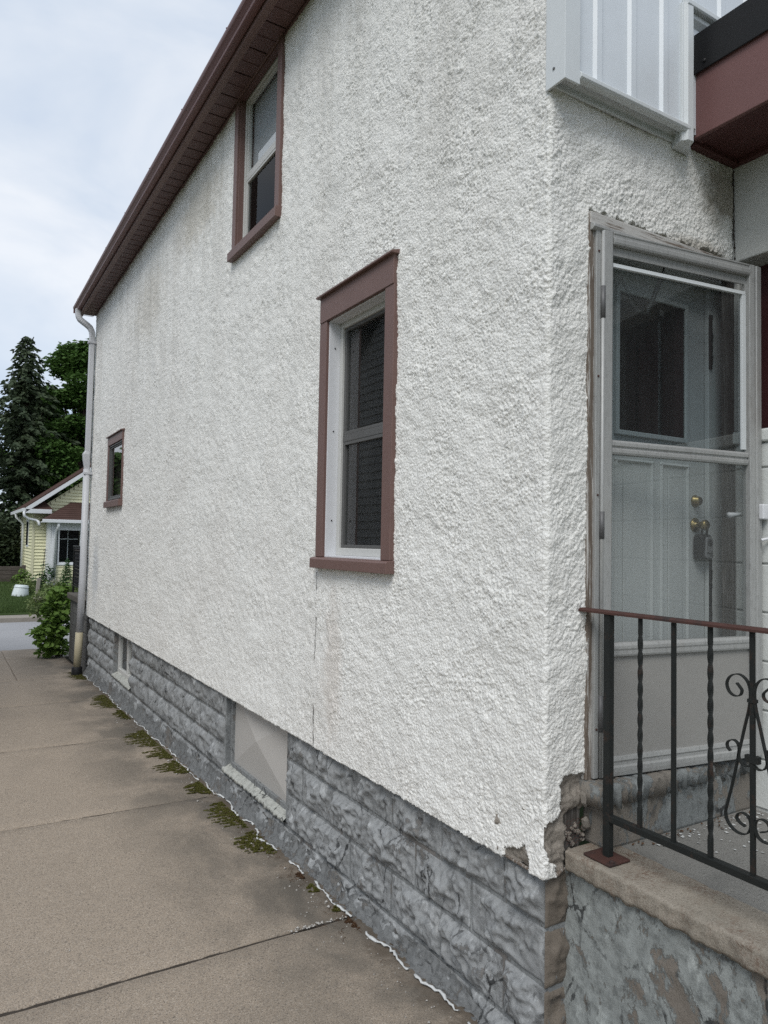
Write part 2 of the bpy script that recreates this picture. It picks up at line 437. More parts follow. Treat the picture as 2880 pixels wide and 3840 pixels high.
# ------------------------------------------------------------------ mesh helpers
class MB:
    def __init__(self):
        self.v, self.f = [], []
    def add(self, vs_, fs_):
        k = len(self.v)
        self.v += [tuple(p) for p in vs_]
        self.f += [tuple(i + k for i in q) for q in fs_]
        return self
    def box(self, x0, x1, y0, y1, z0, z1):
        x0, x1 = min(x0, x1), max(x0, x1); y0, y1 = min(y0, y1), max(y0, y1); z0, z1 = min(z0, z1), max(z0, z1)
        return self.add([(x0, y0, z0), (x1, y0, z0), (x1, y1, z0), (x0, y1, z0), (x0, y0, z1), (x1, y0, z1), (x1, y1, z1), (x0, y1, z1)],
                        [(0, 3, 2, 1), (4, 5, 6, 7), (0, 1, 5, 4), (1, 2, 6, 5), (2, 3, 7, 6), (3, 0, 4, 7)])
    def sheet(self, axis, a, p0, p1, q0, q1):
        P = {'x': lambda p, q: (a, p, q), 'y': lambda p, q: (p, a, q)}[axis]
        return self.add([P(p0, q0), P(p1, q0), P(p1, q1), P(p0, q1)], [(0, 1, 2, 3)])
    def prism(self, prof, a0, a1, axis='y'):
        """extrude a closed 2-D profile; axis y: prof=(x,z), axis x: prof=(y,z), axis z: prof=(x,y)"""
        def P(p, a):
            return (p[0], a, p[1]) if axis == 'y' else ((a, p[0], p[1]) if axis == 'x' else (p[0], p[1], a))
        n = len(prof)
        vs_ = [P(p, a0) for p in prof] + [P(p, a1) for p in prof]
        fs_ = [(i, (i + 1) % n, (i + 1) % n + n, i + n) for i in range(n)]
        fs_ += [tuple(range(n))[::-1], tuple(range(n, 2 * n))]
        return self.add(vs_, fs_)
    def tube(self, pts, r, n=8, cap=True, prof=None, up=None):
        pts = [Vector(p) for p in pts]
        rings = []
        ref = Vector(up) if up else None
        N = len(pts)
        prevn = None
        for i, p in enumerate(pts):
            t = (pts[min(i + 1, N - 1)] - pts[max(i - 1, 0)]).normalized()
            if ref is not None:
                a = ref
            elif prevn is None:
                a = Vector((0, 0, 1)) if abs(t.z) < .9 else Vector((1, 0, 0))
            else:
                a = prevn
            nn = (a - t * a.dot(t)).normalized()
            prevn = nn
            bb = t.cross(nn)
            rr = r[i] if hasattr(r, '__len__') else r
            if prof:
                rings.append([p + nn * q[0] * rr + bb * q[1] * rr for q in prof])
            else:
                rings.append([p + (nn * math.cos(2 * math.pi * k / n) + bb * math.sin(2 * math.pi * k / n)) * rr for k in range(n)])
        n = len(rings[0])
        vs_ = [q for g in rings for q in g]
        fs_ = [(i * n + k, i * n + (k + 1) % n, (i + 1) * n + (k + 1) % n, (i + 1) * n + k) for i in range(N - 1) for k in range(n)]
        if cap:
            fs_ += [tuple(range(n))[::-1], tuple(range((N - 1) * n, N * n))]
        return self.add(vs_, fs_)
    def lathe(self, prof, c, axis='z', n=20):
        vs_, fs_ = [], []
        for (r_, h) in prof:
            for k in range(n):
                a = 2 * math.pi * k / n
                ca, sa = r_ * math.cos(a), r_ * math.sin(a)
                if axis == 'z': vs_.append((c[0] + ca, c[1] + sa, c[2] + h))
                elif axis == 'y': vs_.append((c[0] + ca, c[1] + h, c[2] + sa))
                else: vs_.append((c[0] + h, c[1] + ca, c[2] + sa))
        for i in range(len(prof) - 1):
            for k in range(n):
                fs_.append((i * n + k, i * n + (k + 1) % n, (i + 1) * n + (k + 1) % n, (i + 1) * n + k))
        fs_ += [tuple(range(n))[::-1], tuple(range((len(prof) - 1) * n, len(prof) * n))]
        return self.add(vs_, fs_)
    def xf(self, fn):
        self.v = [tuple(fn(p)) for p in self.v]
        return self
    def build(self, name, mat, parent=None, smooth=False, bevel=0, fixn=True):
        me = bpy.data.meshes.new(name)
        me.from_pydata(self.v, [], self.f)
        if fixn:
            import bmesh
            bm = bmesh.new(); bm.from_mesh(me)
            bmesh.ops.recalc_face_normals(bm, faces=bm.faces)
            bm.to_mesh(me); bm.free()
        return link(name, me, mat, parent, smooth, bevel)

def link(name, me, mat, parent=None, smooth=False, bevel=0):
    me.materials.append(MT[mat] if isinstance(mat, str) else mat)
    if smooth:
        me.polygons.foreach_set('use_smooth', [True] * len(me.polygons))
    o = bpy.data.objects.new(name, me)
    COL.objects.link(o)
    if parent: o.parent = parent
    if bevel:
        b = o.modifiers.new('bevel', 'BEVEL'); b.width = bevel; b.segments = 2; b.limit_method = 'ANGLE'
    return o

def npmesh(name, V, Q, mat, parent=None, smooth=True):
    """fast mesh from numpy verts and quads (or triangles)"""
    me = bpy.data.meshes.new(name)
    k = Q.shape[1]
    me.vertices.add(len(V)); me.loops.add(Q.size); me.polygons.add(len(Q))
    me.vertices.foreach_set('co', np.ascontiguousarray(V, dtype=np.float32).ravel())
    me.loops.foreach_set('vertex_index', np.ascontiguousarray(Q, dtype=np.int32).ravel())
    me.polygons.foreach_set('loop_start', np.arange(0, Q.size, k, dtype=np.int32))
    me.polygons.foreach_set('loop_total', np.full(len(Q), k, dtype=np.int32))
    me.polygons.foreach_set('use_smooth', np.full(len(Q), smooth, dtype=bool))
    me.update(calc_edges=True)
    me.validate()
    return link(name, me, mat, parent)

def tag(o, label, cat, group=None, kind=None):
    if label: o['label'] = label
    if cat: o['category'] = cat
    if group: o['group'] = group
    if kind: o['kind'] = kind
    return o

def thing(name, label, cat, loc=(0, 0, 0), group=None):
    o = bpy.data.objects.new(name, None)
    COL.objects.link(o)
    o.location = loc
    o.empty_display_size = .2
    return tag(o, label, cat, group)

def struct(o, label=None):
    o['kind'] = 'structure'
    if label: o['label'] = label
    return o

def bandnoise(nu, nz, cell, wl, width=.35, seed=0):
    g = np.random.default_rng(seed)
    w = g.standard_normal((nu, nz))
    ku = np.fft.fftfreq(nu, cell)[:, None]; kz = np.fft.fftfreq(nz, cell)[None, :]
    k = np.sqrt(ku ** 2 + kz ** 2)
    k0 = 1 / wl
    flt = np.exp(-((k - k0) / (width * k0)) ** 2)
    r = np.fft.ifft2(np.fft.fft2(w) * flt).real
    return r / r.std()

def sample(tab, cell, u, z):
    nu, nz = tab.shape
    fu = (u / cell) % nu; fz = (z / cell) % nz
    i = np.floor(fu).astype(int) % nu; j = np.floor(fz).astype(int) % nz
    a = fu - np.floor(fu); b = fz - np.floor(fz)
    i1 = (i + 1) % nu; j1 = (j + 1) % nz
    return (tab[i, j] * (1 - a) * (1 - b) + tab[i1, j] * a * (1 - b) + tab[i, j1] * (1 - a) * b + tab[i1, j1] * a * b)

CELL = .004
NZ_FINE = bandnoise(2048, 1024, CELL, .0130, .35, 1)
NZ_FINE2 = bandnoise(2048, 1024, CELL, .032, .4, 2)
def lumps(nu, nz, cell, k, seed):
    g = np.random.default_rng(seed)
    cu, cz = nu // k, nz // k
    ox, oz = g.uniform(0, 1, (cu, cz)), g.uniform(0, 1, (cu, cz))
    hh = g.uniform(.15, 1.0, (cu, cz)); rr = g.uniform(.45, .95, (cu, cz))
    U, Z = np.meshgrid(np.arange(nu) / k, np.arange(nz) / k, indexing='ij')
    iu, iz = np.floor(U).astype(int), np.floor(Z).astype(int)
    out = np.zeros((nu, nz))
    for du_ in (-1, 0, 1):
        for dz_ in (-1, 0, 1):
            a, b = (iu + du_) % cu, (iz + dz_) % cz
            d2 = (iu + du_ + ox[a, b] - U) ** 2 + (iz + dz_ + oz[a, b] - Z) ** 2
            out = np.maximum(out, hh[a, b] * np.clip(1 - d2 / rr[a, b] ** 2, 0, 1) ** .8)
    return (out - out.mean()) / out.std()
NZ_LUMP = lumps(2046, 1023, CELL, 3, 12)
NZ_BIG = bandnoise(1024, 512, .02, .45, .6, 3)
NZ_MID = bandnoise(1024, 512, .01, .10, .6, 4)
NZ_ROCK = bandnoise(1024, 512, .008, .16, .55, 5)
NZ_ROCK2 = bandnoise(1024, 512, .008, .05, .5, 6)

def inpoly(px, pz, poly):
    r = np.zeros(px.shape, bool)
    n = len(poly)
    for i in range(n):
        x1, y1 = poly[i]; x2, y2 = poly[(i + 1) % n]
        c = ((y1 > pz) != (y2 > pz)) & (px < (x2 - x1) * (pz - y1) / (y2 - y1 + 1e-12) + x1)
        r ^= c
    return r

def gz(y):          # driveway surface height, falling gently to the street
    return .012 - .0195 * y

# ================================================================== SETTING: ground, driveway, road
def grid_sheet(name, x0, x1, y0, y1, nx, ny, fz, mat):
    X, Yy = np.meshgrid(np.linspace(x0, x1, nx), np.linspace(y0, y1, ny), indexing='ij')
    V = np.stack([X, Yy, fz(X, Yy)], -1).reshape(-1, 3)
    i = np.arange(nx * ny).reshape(nx, ny)
    Q = np.stack([i[:-1, :-1], i[1:, :-1], i[1:, 1:], i[:-1, 1:]], -1).reshape(-1, 4)
    return npmesh(name, V, Q, mat)

def ground_h(X, Yy):
    h = np.where(Yy < 13, -.34, -.62)
    lawn = np.clip((Yy - 19.3) / 7.0, 0, 1)
    h = np.where(Yy > 19.0, -.17 + .45 * lawn, h)
    return h
gx = np.concatenate([[-900, -300, -120, -60, -30], np.linspace(-16, 16, 33), [30, 60, 120, 300, 900]])
gy = np.concatenate([[-900, -300, -100, -40, -20, -10, 0, 6, 12, 12.9, 13.1, 18.95, 19.05], np.linspace(19.5, 27, 16), [32, 40, 60, 120, 300, 900]])
X, Yy = np.meshgrid(gx, gy, indexing='ij')
V = np.stack([X, Yy, ground_h(X, Yy)], -1).reshape(-1, 3)
i = np.arange(len(gx) * len(gy)).reshape(len(gx), len(gy))
Q = np.stack([i[:-1, :-1], i[1:, :-1], i[1:, 1:], i[:-1, 1:]], -1).reshape(-1, 4)
struct(npmesh('ground', V, Q, 'ground', None, False))

# road between the kerbs
ROADZ = -.36
o = grid_sheet('road', -200, 200, 12.95, 18.75, 41, 12, lambda X, Yy: ROADZ + .03 * np.cos((Yy - 15.8) / 2.9 * 1.3) + 0 * X, 'asphalt')
struct(o)
mb = MB()
mb.prism([(18.72, ROADZ - .3), (18.74, ROADZ + .115), (18.79, ROADZ + .15), (19.2, ROADZ + .165), (19.2, ROADZ - .3)], -200, 200, 'x')
struct(mb.build('kerb', 'kerb'))
# street pavement in front of the house, next to the driveway
mb = MB()
mb.box(-60, -4.2, 11.7, 12.95, -.5, -.225)
mb.box(-.02, 60, 11.7, 12.95, -.5, -.228)
struct(mb.build('sidewalk', 'sidewalk'))

# driveway: cast slabs with open joints
drv = bpy.data.objects.new('driveway', None); COL.objects.link(drv)
struct(drv, 'brown grey concrete driveway slabs beside the white stucco wall')
ys = [-5.0, -2.9, -.85, 1.322, 3.40, 5.45, 7.54, 9.378, 11.65, 12.95]
def slab(x0, x1, y0, y1, gap=.007):
    nx = max(4, int((x1 - x0) / .12)); ny = max(4, int((y1 - y0) / .12))
    xs = np.linspace(x0, x1, nx); yy = np.linspace(y0 + gap, y1 - gap, ny)
    # two tight rows at the rim give the edge a worn arris
    xs = np.sort(np.concatenate([xs, [x0 + .012, x1 - .012]])); yy = np.sort(np.concatenate([yy, [y0 + gap + .012, y1 - gap - .012]]))
    X, Yy = np.meshgrid(xs, yy, indexing='ij')
    Z = gz(Yy) + .0022 * sample(NZ_BIG, .02, X + 7, Yy + 9) + .0008 * sample(NZ_MID, .01, X + 7, Yy + 9)
    edge = (Yy <= y0 + gap + 1e-6) | (Yy >= y1 - gap - 1e-6)
    Yy = Yy + np.where(edge, .0025 * sample(NZ_MID, .01, X * 2 + 3, Yy), 0)
    Z = Z - np.where(edge, .009, 0)
    n_, m_ = X.shape
    V = np.stack([X, Yy, Z], -1).reshape(-1, 3)
    i = np.arange(n_ * m_).reshape(n_, m_)
    Q = np.stack([i[:-1, :-1], i[1:, :-1], i[1:, 1:], i[:-1, 1:]], -1).reshape(-1, 4)
    # skirts down into the joint
    k = len(V)
    rim = [i[:, 0], i[-1, :], i[::-1, -1], i[0, ::-1]]
    VV, QQ = [V], [Q]
    for r_ in rim:
        low = V[r_].copy(); low[:, 2] -= .11
        b = k + np.arange(len(r_)); k += len(r_)
        VV.append(low)
        QQ.append(np.stack([r_[:-1], b[:-1], b[1:], r_[1:]], -1))
    npmesh('slab', np.concatenate(VV), np.concatenate(QQ), 'drive', drv)
for a, b in zip(ys[:-1], ys[1:]):
    if a > 9:
        slab(-4.2, -.9, a, b); slab(-.888, -.02, a, b)
    else:
        slab(-4.2, .02, a, b)
# dirt bed showing in the joints
mb = MB()
mb.add([(-4.2, -5, gz(-5) - .035), (.03, -5, gz(-5) - .035), (.03, 12.95, gz(12.95) - .035), (-4.2, 12.95, gz(12.95) - .035)], [(0, 1, 2, 3)])
mb.build('joint_bed', 'joint', drv, fixn=False)
# asphalt crack filler in the two near joints
def filler(y, w, x0, x1, seed):
    g = random.Random(seed); mb = MB(); pts = []
    n_ = 60
    for k in range(n_ + 1):
        x = x0 + (x1 - x0) * k / n_
        pts.append((x, y + g.uniform(-.004, .004), gz(y) - .008))
    mb.tube(pts, [w * (1.15 - .7 * k / n_) * g.uniform(.75, 1.25) for k in range(n_ + 1)], 6, prof=[(.55, 0), (.3, .8), (-.3, .9), (-.5, 0), (-.3, -.9), (.3, -.8)], up=(0, 0, 1))
    mb.build('joint_filler', 'joint', drv, True)
filler(1.322, .011, -2.2, .0, 1); filler(3.40, .007, -2.2, -.1, 2); filler(5.45, .006, -2.0, -.15, 3); filler(7.54, .005, -2, -.15, 4)

# ================================================================== THE STUCCO HOUSE
house = thing('stucco_house', 'white stucco house with brown window trim and grey block foundation', 'house')

ZB = .68
RC = .016
QL = RC * math.pi / 2
def wrap(s):
    """arc-length s round the house corner: s<0 door wall, s>0 side wall -> base point and outward normal"""
    t = np.clip((s + QL / 2) / QL, 0, 1) * math.pi / 2
    nx, ny = -np.sin(t), -np.cos(t)
    x = RC + RC * nx; y = RC + RC * ny
    x = np.where(s < -QL / 2, RC + (-QL / 2 - s), x); y = np.where(s < -QL / 2, 0, y)
    x = np.where(s > QL / 2, 0, x); y = np.where(s > QL / 2, RC + (s - QL / 2), y)
    return x, y, nx, ny

WIN_BIG = (1.015, 1.817, 1.685, 3.235)      # y0 y1 z0 z1 of the casing
WIN_UP = (2.49, 3.41, 3.955, 5.30)
WIN_FAR = (7.27, 8.22, 2.225, 3.170)
DAM_F = [(.195, 1.012), (.093, 1.024), (.078, .989), (.083, .95), (.076, .884), (.050, .873), (.022, .867), (.017, .854), (.004, .858), (.0, .838),
         (-.05, .839), (-.05, .79), (.0, .785), (.024, .742), (.055, .713), (.06, .60), (.3, .60), (.3, 1.012)]
DAM_L = [(.235, .60), (.229, .684), (.197, .712), (.164, .731), (.13, .742), (.095, .764), (.082, .736), (.066, .70), (.060, .60)]

def stucco_height(s, z):
    a = .85 + .30 * sample(NZ_BIG, .02, s + 20, z)
    w1 = .0035 * sample(NZ_FINE2, CELL, s + 50, z)                       # warp so that the dashed coat looks dragged
    n_ = 1.0 * sample(NZ_LUMP, CELL, s + 30 + w1, z - w1) + .42 * sample(NZ_FINE, CELL, s + 30, z)
    return .0016 * np.clip(a, .75, 1.25) * n_ + .0022 * sample(NZ_BIG, .02, s + 3, z + 2) + .0012 * sample(NZ_MID, .01, s + 3, z)

def stucco_patch(s, z, name):
    S, Z = np.meshgrid(s, z, indexing='ij')
    h = stucco_height(S, Z)
    x, y, nx, ny = wrap(S)
    # ragged arrises where the coat ends
    jit = .0015 * sample(NZ_FINE2, CELL, S + 11, Z + 3) + .0012 * sample(NZ_MID, .01, S + 11, Z)
    low = Z <= ZB + 1e-6
    P = np.stack([x + nx * h, y + ny * h, Z + np.where(low, jit, 0)], -1)
    Sc = (S[:-1, :-1] + S[1:, 1:]) / 2; Zc = (Z[:-1, :-1] + Z[1:, 1:]) / 2
    xc, yc, _, _ = wrap(Sc)
    side = Sc > 0
    keep = np.ones(Sc.shape, bool)
    for w in (WIN_BIG, WIN_UP, WIN_FAR):
        keep &= ~(side & (yc > w[0] + .02) & (yc < w[1] - .02) & (Zc > w[2] + .02) & (Zc < w[3] - .02))
    j2 = .010 * sample(NZ_MID, .01, Sc + 5, Zc + 1) + .004 * sample(NZ_FINE2, CELL, Sc, Zc)
    keep &= ~((~side) & (xc > .203 + j2 * .4) & (Zc < 3.088 + np.clip(j2, -.006, .012)))
    keep &= ~((~side) & inpoly(xc + j2 * .35, Zc + j2 * .35, DAM_F))
    keep &= ~(side & inpoly(yc + j2 * .35, Zc + j2 * .35, DAM_L))
    i = np.arange(S.size).reshape(S.shape)
    Q = np.stack([i[:-1, :-1], i[:-1, 1:], i[1:, 1:], i[1:, :-1]], -1)[keep].reshape(-1, 4)
    V = P.reshape(-1, 3)
    # every open rim gets a lip going back to the wall behind: real thickness
    edges = np.concatenate([Q[:, [0, 1]], Q[:, [1, 2]], Q[:, [2, 3]], Q[:, [3, 0]]])
    key = np.sort(edges, 1); key = key[:, 0].astype(np.int64) * V.shape[0] + key[:, 1]
    uq, idx, cnt = np.unique(key, return_index=True, return_counts=True)
    rim = edges[idx[cnt == 1]]
    nrm = np.stack([nx, ny, 0 * nx], -1).reshape(-1, 3)
    used = np.unique(rim)
    mp_ = -np.ones(len(V), int); mp_[used] = len(V) + np.arange(len(used))
    back = V[used] - nrm[used] * .028
    V2 = np.concatenate([V, back])
    lips = np.stack([rim[:, 1], rim[:, 0], mp_[rim[:, 0]], mp_[rim[:, 1]]], -1)
    Q2 = np.concatenate([Q, lips])
    rem = -np.ones(len(V2), int); u_ = np.unique(Q2); rem[u_] = np.arange(len(u_))
    return V2[u_], rem[Q2]

XIN = 1.09
s_a = np.concatenate([np.arange(-XIN + .012, .9, .0038), np.arange(.9, 1.62, .0043)])
z_a = np.arange(ZB, 3.62, .0042)
du = [1.615]
while du[-1] < 9.63:
    du.append(du[-1] + .0046 + .0042 * (du[-1] - 1.6))
du[-1] = 9.625
s_b = np.array(du)
z_b = np.arange(ZB, 5.235, .0076)
parts = [stucco_patch(s_a, z_a, 'a'), stucco_patch(s_b, z_b, 'b'), stucco_patch(np.arange(-.02, 1.63, .0048), np.arange(3.612, 5.235, .0050), 'c')]
VV, QQ, k = [], [], 0
for v_, q_ in parts:
    VV.append(v_); QQ.append(q_ + k); k += len(v_)
npmesh('stucco_wall', np.concatenate(VV), np.concatenate(QQ), 'stucco', house)

# the long crack running down from the tall window's sill, and the split at the wing
def crack(pts, w, name='crack'):
    g = random.Random(len(pts)); P_ = []
    for a, b in zip(pts[:-1], pts[1:]):
        for k in range(14):
            t = k / 14
            P_.append(tuple(a[j] + (b[j] - a[j]) * t + (g.uniform(-.0035, .0035) if j == 1 - (pts[0][0] > .5) else 0) for j in range(3)))
    P_.append(pts[-1])
    MB().tube(P_, [w * g.uniform(.3, 1.4) for _ in P_], 5).build(name, 'joint', house)
crack([(-.0012, 1.835, 1.66), (-.0012, 1.83, 1.35), (-.0012, 1.845, 1.05), (-.0012, 1.83, .685)], .0015)
crack([(1.086, -.001, 3.49), (1.083, -.002, 3.38), (1.087, -.003, 3.27), (1.080, -.004, 3.22), (1.090, -.005, 3.12), (1.089, -.006, 3.07)], .0028)
# brown base coat under the broken stucco
s_d = np.arange(-.21, .26, .006); z_d = np.arange(.688, 1.05, .006)
S, Z = np.meshgrid(s_d, z_d, indexing='ij')
x, y, nx, ny = wrap(S)
h = -.014 + .0022 * sample(NZ_FINE2, CELL, S, Z) + .004 * sample(NZ_MID, .01, S + 1, Z) + .0012 * sample(NZ_FINE, CELL, S, Z)
# crumbled hollow towards the step
xc = x
hole = np.clip((x - .105) / .03, 0, 1) * np.clip((.90 - Z) / .06, 0, 1) * (S < 0)
h = h - .05 * hole
V = np.stack([x + nx * h, y + ny * h, Z], -1).reshape(-1, 3)
i = np.arange(S.size).reshape(S.shape)
Q = np.stack([i[:-1, :-1], i[:-1, 1:], i[1:, 1:], i[1:, :-1]], -1).reshape(-1, 4)
npmesh('base_coat', V, Q, 'basecoat', house)
# splintered sheathing edge along the bottom of the broken corner
mb = MB()
mb.tube([(.02, .30, ZB + .003), (.018, .18, ZB + .001), (.016, .09, ZB), (.014, .03, ZB - .002)], [.006, .008, .007, .005], 6)
mb.tube([(.03, .012, ZB - .002), (.07, .006, ZB + .004), (.105, .004, ZB + .018)], [.006, .009, .004], 6)
mb.build('sheathing_edge', 'jamb', house, True)

# structure behind the coat (dark wall core so the openings are never see-through)
mb = MB()
def core(y0, y1, z0, z1): mb.box(.03, .20, y0, y1, z0, z1)
core(.03, WIN_BIG[0] + .02, ZB, 5.25); core(WIN_BIG[0] + .02, WIN_BIG[1] - .02, ZB, WIN_BIG[2] + .02); core(WIN_BIG[0] + .02, WIN_BIG[1] - .02, WIN_BIG[3] - .02, 5.25)
core(WIN_BIG[1] - .02, WIN_UP[0] + .02, ZB, 5.25); core(WIN_UP[0] + .02, WIN_UP[1] - .02, ZB, WIN_UP[2] + .02)
core(WIN_UP[1] - .02, WIN_FAR[0] + .02, ZB, 5.25); core(WIN_FAR[0] + .02, WIN_FAR[1] - .02, ZB, WIN_FAR[2] + .02); core(WIN_FAR[0] + .02, WIN_FAR[1] - .02, WIN_FAR[3] - .02, 5.25)
core(WIN_FAR[1] - .02, 9.60, ZB, 5.25)
mb.box(.03, .2, .028, .2, ZB, 3.5)
mb.box(.2, 4.4, .028, .2, 3.09, 6.0)
mb.box(1.3, 4.4, .028, .2, .3, 3.09)
mb.box(.2, 4.4, 9.45, 9.60, -.2, 5.25)
mb.build('wall_core', 'darkwood', house)

# ---------------------------------------------------------------- foundation of rock-faced blocks
XF = .060           # mortar face
mb = MB()
OPEN_B = (2.305, 3.45, .165, .70)     # boarded opening
OPEN_W = (6.72, 7.74, .15, .70)       # small basement window
zf0 = -.3
for (a, b) in ((.03, OPEN_B[0]), (OPEN_B[1], OPEN_W[0]), (OPEN_W[1], 9.60)):
    mb.box(XF, .30, a, b, zf0, ZB + .01)
mb.box(XF, .30, OPEN_B[0], OPEN_B[1], zf0, .10)
mb.box(XF, .30, OPEN_W[0], OPEN_W[1], zf0, .10)
mb.box(.301, .9, .036, .06, zf0, ZB + .01)
found = mb.build('foundation', 'mortar', house)

def block_mesh(y0, y1, z0, z1, seed, res, flat0=0., flat1=0.):
    ny = max(5, int((y1 - y0) / res)); nz = max(5, int((z1 - z0) / res))
    yy = np.concatenate([[y0], np.linspace(y0 + .006, y1 - .006, ny), [y1]])
    zz = np.concatenate([[z0], np.linspace(z0 + .006, z1 - .006, nz), [z1]])
    Yb, Zb = np.meshgrid(yy, zz, indexing='ij')
    dy = np.minimum(Yb - y0, y1 - Yb); dz = np.minimum(Zb - z0, z1 - Zb)
    d = np.minimum(dy, dz)
    env = np.clip((d - .003) / .030, 0, 1) ** .75
    g = np.random.default_rng(seed)
    oy, oz = g.uniform(0, 7, 2)
    r1 = sample(NZ_ROCK, .008, Yb + oy, (Zb + oz) * 1.25); r2 = sample(NZ_ROCK2, .008, Yb + oy, Zb + oz); r3 = sample(NZ_FINE2, CELL, Yb + oy, Zb + oz)
    ly, lz = y1 - y0, z1 - z0
    rock = np.full(Yb.shape, .044)
    for _ in range(9):                       # broken facets
        a_, t_ = g.uniform(0, 2 * math.pi), g.uniform(.05, .26)
        cy_, cz_ = y0 + ly * g.uniform(.4, .6), z0 + lz * g.uniform(.4, .6)
        rock = np.minimum(rock, g.uniform(.030, .046) + t_ * (np.cos(a_) * (Yb - cy_) + np.sin(a_) * (Zb - cz_)))
    for _ in range(int(4 + ly * 9)):         # shell-like chisel scoops
        cy_, cz_ = y0 + ly * g.uniform(0, 1), z0 + lz * g.uniform(0, 1)
        ry_, rz_ = g.uniform(.025, .075), g.uniform(.025, .06)
        sk = g.uniform(-.5, .5)
        d2 = ((Yb - cy_ + sk * (Zb - cz_)) / ry_) ** 2 + ((Zb - cz_) / rz_) ** 2
        rock = rock - np.clip(1 - d2, 0, 1) * g.uniform(.008, .024)
    tz = (Zb - (z0 + z1) / 2 - lz * g.uniform(-.05, .12)) / (lz * .56); ty = (Yb - (y0 + y1) / 2) / (ly * .5)
    dome = np.clip(1 - tz ** 2, 0, 1) ** .6 * np.clip(1 - ty ** 6, 0, 1) ** .5
    rock = rock - .006 + .012 * dome + .0030 * r2 + .0008 * r3 + .0040 * r1
    prot = np.clip(rock, .002, .056) * env
    rim = d <= 1e-6
    x = XF - .004 - prot - .0012 * r2 * (1 - rim)
    x = np.where(rim, XF + .006, x)
    V = np.stack([x, Yb, Zb], -1).reshape(-1, 3)
    i = np.arange(Yb.size).reshape(Yb.shape)
    Q = np.stack([i[:-1, :-1], i[:-1, 1:], i[1:, 1:], i[1:, :-1]], -1).reshape(-1, 4)
    return V, Q
JZ = [-.135, .072, .281, .487, .693]
seed = 100
for c in range(4):
    z0, z1 = JZ[c] + .006, JZ[c + 1] - .006
    off = .267 if c % 2 == 1 else .469
    if c == 3: off = .267
    if c == 2: off = .469
    if c == 1: off = .267
    if c == 0: off = .469
    edges = [.035]
    q = off
    while q < 9.58:
        if q > .06: edges.append(q)
        q += .4045
    edges.append(9.59)
    for a, b in zip(edges[:-1], edges[1:]):
        segs = [(a + .005, b - .005)]
        for op in (OPEN_B, OPEN_W):
            if z1 > op[2] + .02:
                new = []
                for (p, r_) in segs:
                    if r_ <= op[0] or p >= op[1]: new.append((p, r_)); continue
                    if p < op[0] - .03: new.append((p, op[0] - .002))
                    if r_ > op[1] + .03: new.append((op[1] + .002, r_))
                segs = new
        for (p, r_) in segs:
            mid = (p + r_) / 2
            if c == 0 and mid < 3.0 and False: continue
            res = .0068 if mid < 1.7 else .0095 if mid < 2.6 else (.014 if mid < 5 else .022)
            seed += 1
            V, Q = block_mesh(p, r_, z0, z1, seed, res)
            npmesh('block', V, Q, 'block', found)
# the corner block's return face towards the porch wall
for c in range(4):
    V, Q = block_mesh(0.0, .17, JZ[c] + .006, JZ[c + 1] - .006, 900 + c, .008)
    V2 = V.copy(); V2[:, 0] = .040 + V[:, 1]; V2[:, 1] = .030 + (V[:, 0] - XF) * .5
    npmesh('block', V2, Q[:, ::-1], 'endblock', found)

# sloping parging at the foot of the wall, and the torn caulk bead in front of it
yy = np.concatenate([np.arange(-.05, 3, .012), np.arange(3, 9.55, .03)])
tt = np.linspace(0, 1, 10)
Yk, T = np.meshgrid(yy, tt, indexing='ij')
wv = sample(NZ_MID, .01, Yk + 2, Yk * 0 + 1.0)
reach = .022 + .008 * sample(NZ_BIG, .02, Yk + 1, Yk * 0) + .004 * wv
top = .060 + .012 * sample(NZ_BIG, .02, Yk + 6, Yk * 0 + 2) + .006 * wv
top = np.where(Yk > 3.6, top - .012 * (Yk - 3.6), top)
Xk = .040 - (reach + .04) * T ** 1.15
Zk = (top) * (1 - T) + (gz(Yk) - .012) * T + .012 * np.sin(T * math.pi) * -1
nn = .005 * sample(NZ_ROCK2, .008, Yk, T * .2) + .003 * sample(NZ_FINE2, CELL, Yk, T * .15)
V = np.stack([Xk - nn, Yk, Zk + nn], -1).reshape(-1, 3)
i = np.arange(Yk.size).reshape(Yk.shape)
Q = np.stack([i[:-1, :-1], i[1:, :-1], i[1:, 1:], i[:-1, 1:]], -1).reshape(-1, 4)
npmesh('parging', V, Q, 'skirt', found)
g = random.Random(5)
mb = MB(); pts, rad = [], []
def flush():
    global pts, rad
    if len(pts) > 3: mb.tube(pts, rad, 6, prof=[(.55, 0), (.4, .8), (-.3, 1), (-.5, 0), (-.3, -1), (.4, -.8)], up=(0, 0, 1))
    pts, rad = [], []
yv = -.1
ph = 0
while yv < 9.4:
    ph += g.uniform(-.5, .5)
    reach = -.028 - .012 * float(sample(NZ_BIG, .02, np.array([yv + 1]), np.array([0.]))[0]) + .006 * math.sin(yv * 31 + ph)
    w = .0062 * g.uniform(.3, 1.6) * (1.0 if yv < 3.5 else .85)
    pts.append((reach + g.uniform(-.004, .004), yv, gz(yv) + .006 + g.uniform(-.002, .007)))
    rad.append(w)
    if g.random() < (.05 if yv < 2 else .07):
        flush(); yv += g.uniform(.02, .10)
    yv += .018 if yv < 3 else .03
flush()
cb_ = mb.build('caulk_bead', 'caulk', found, True); cb_['kind'] = 'stuff'

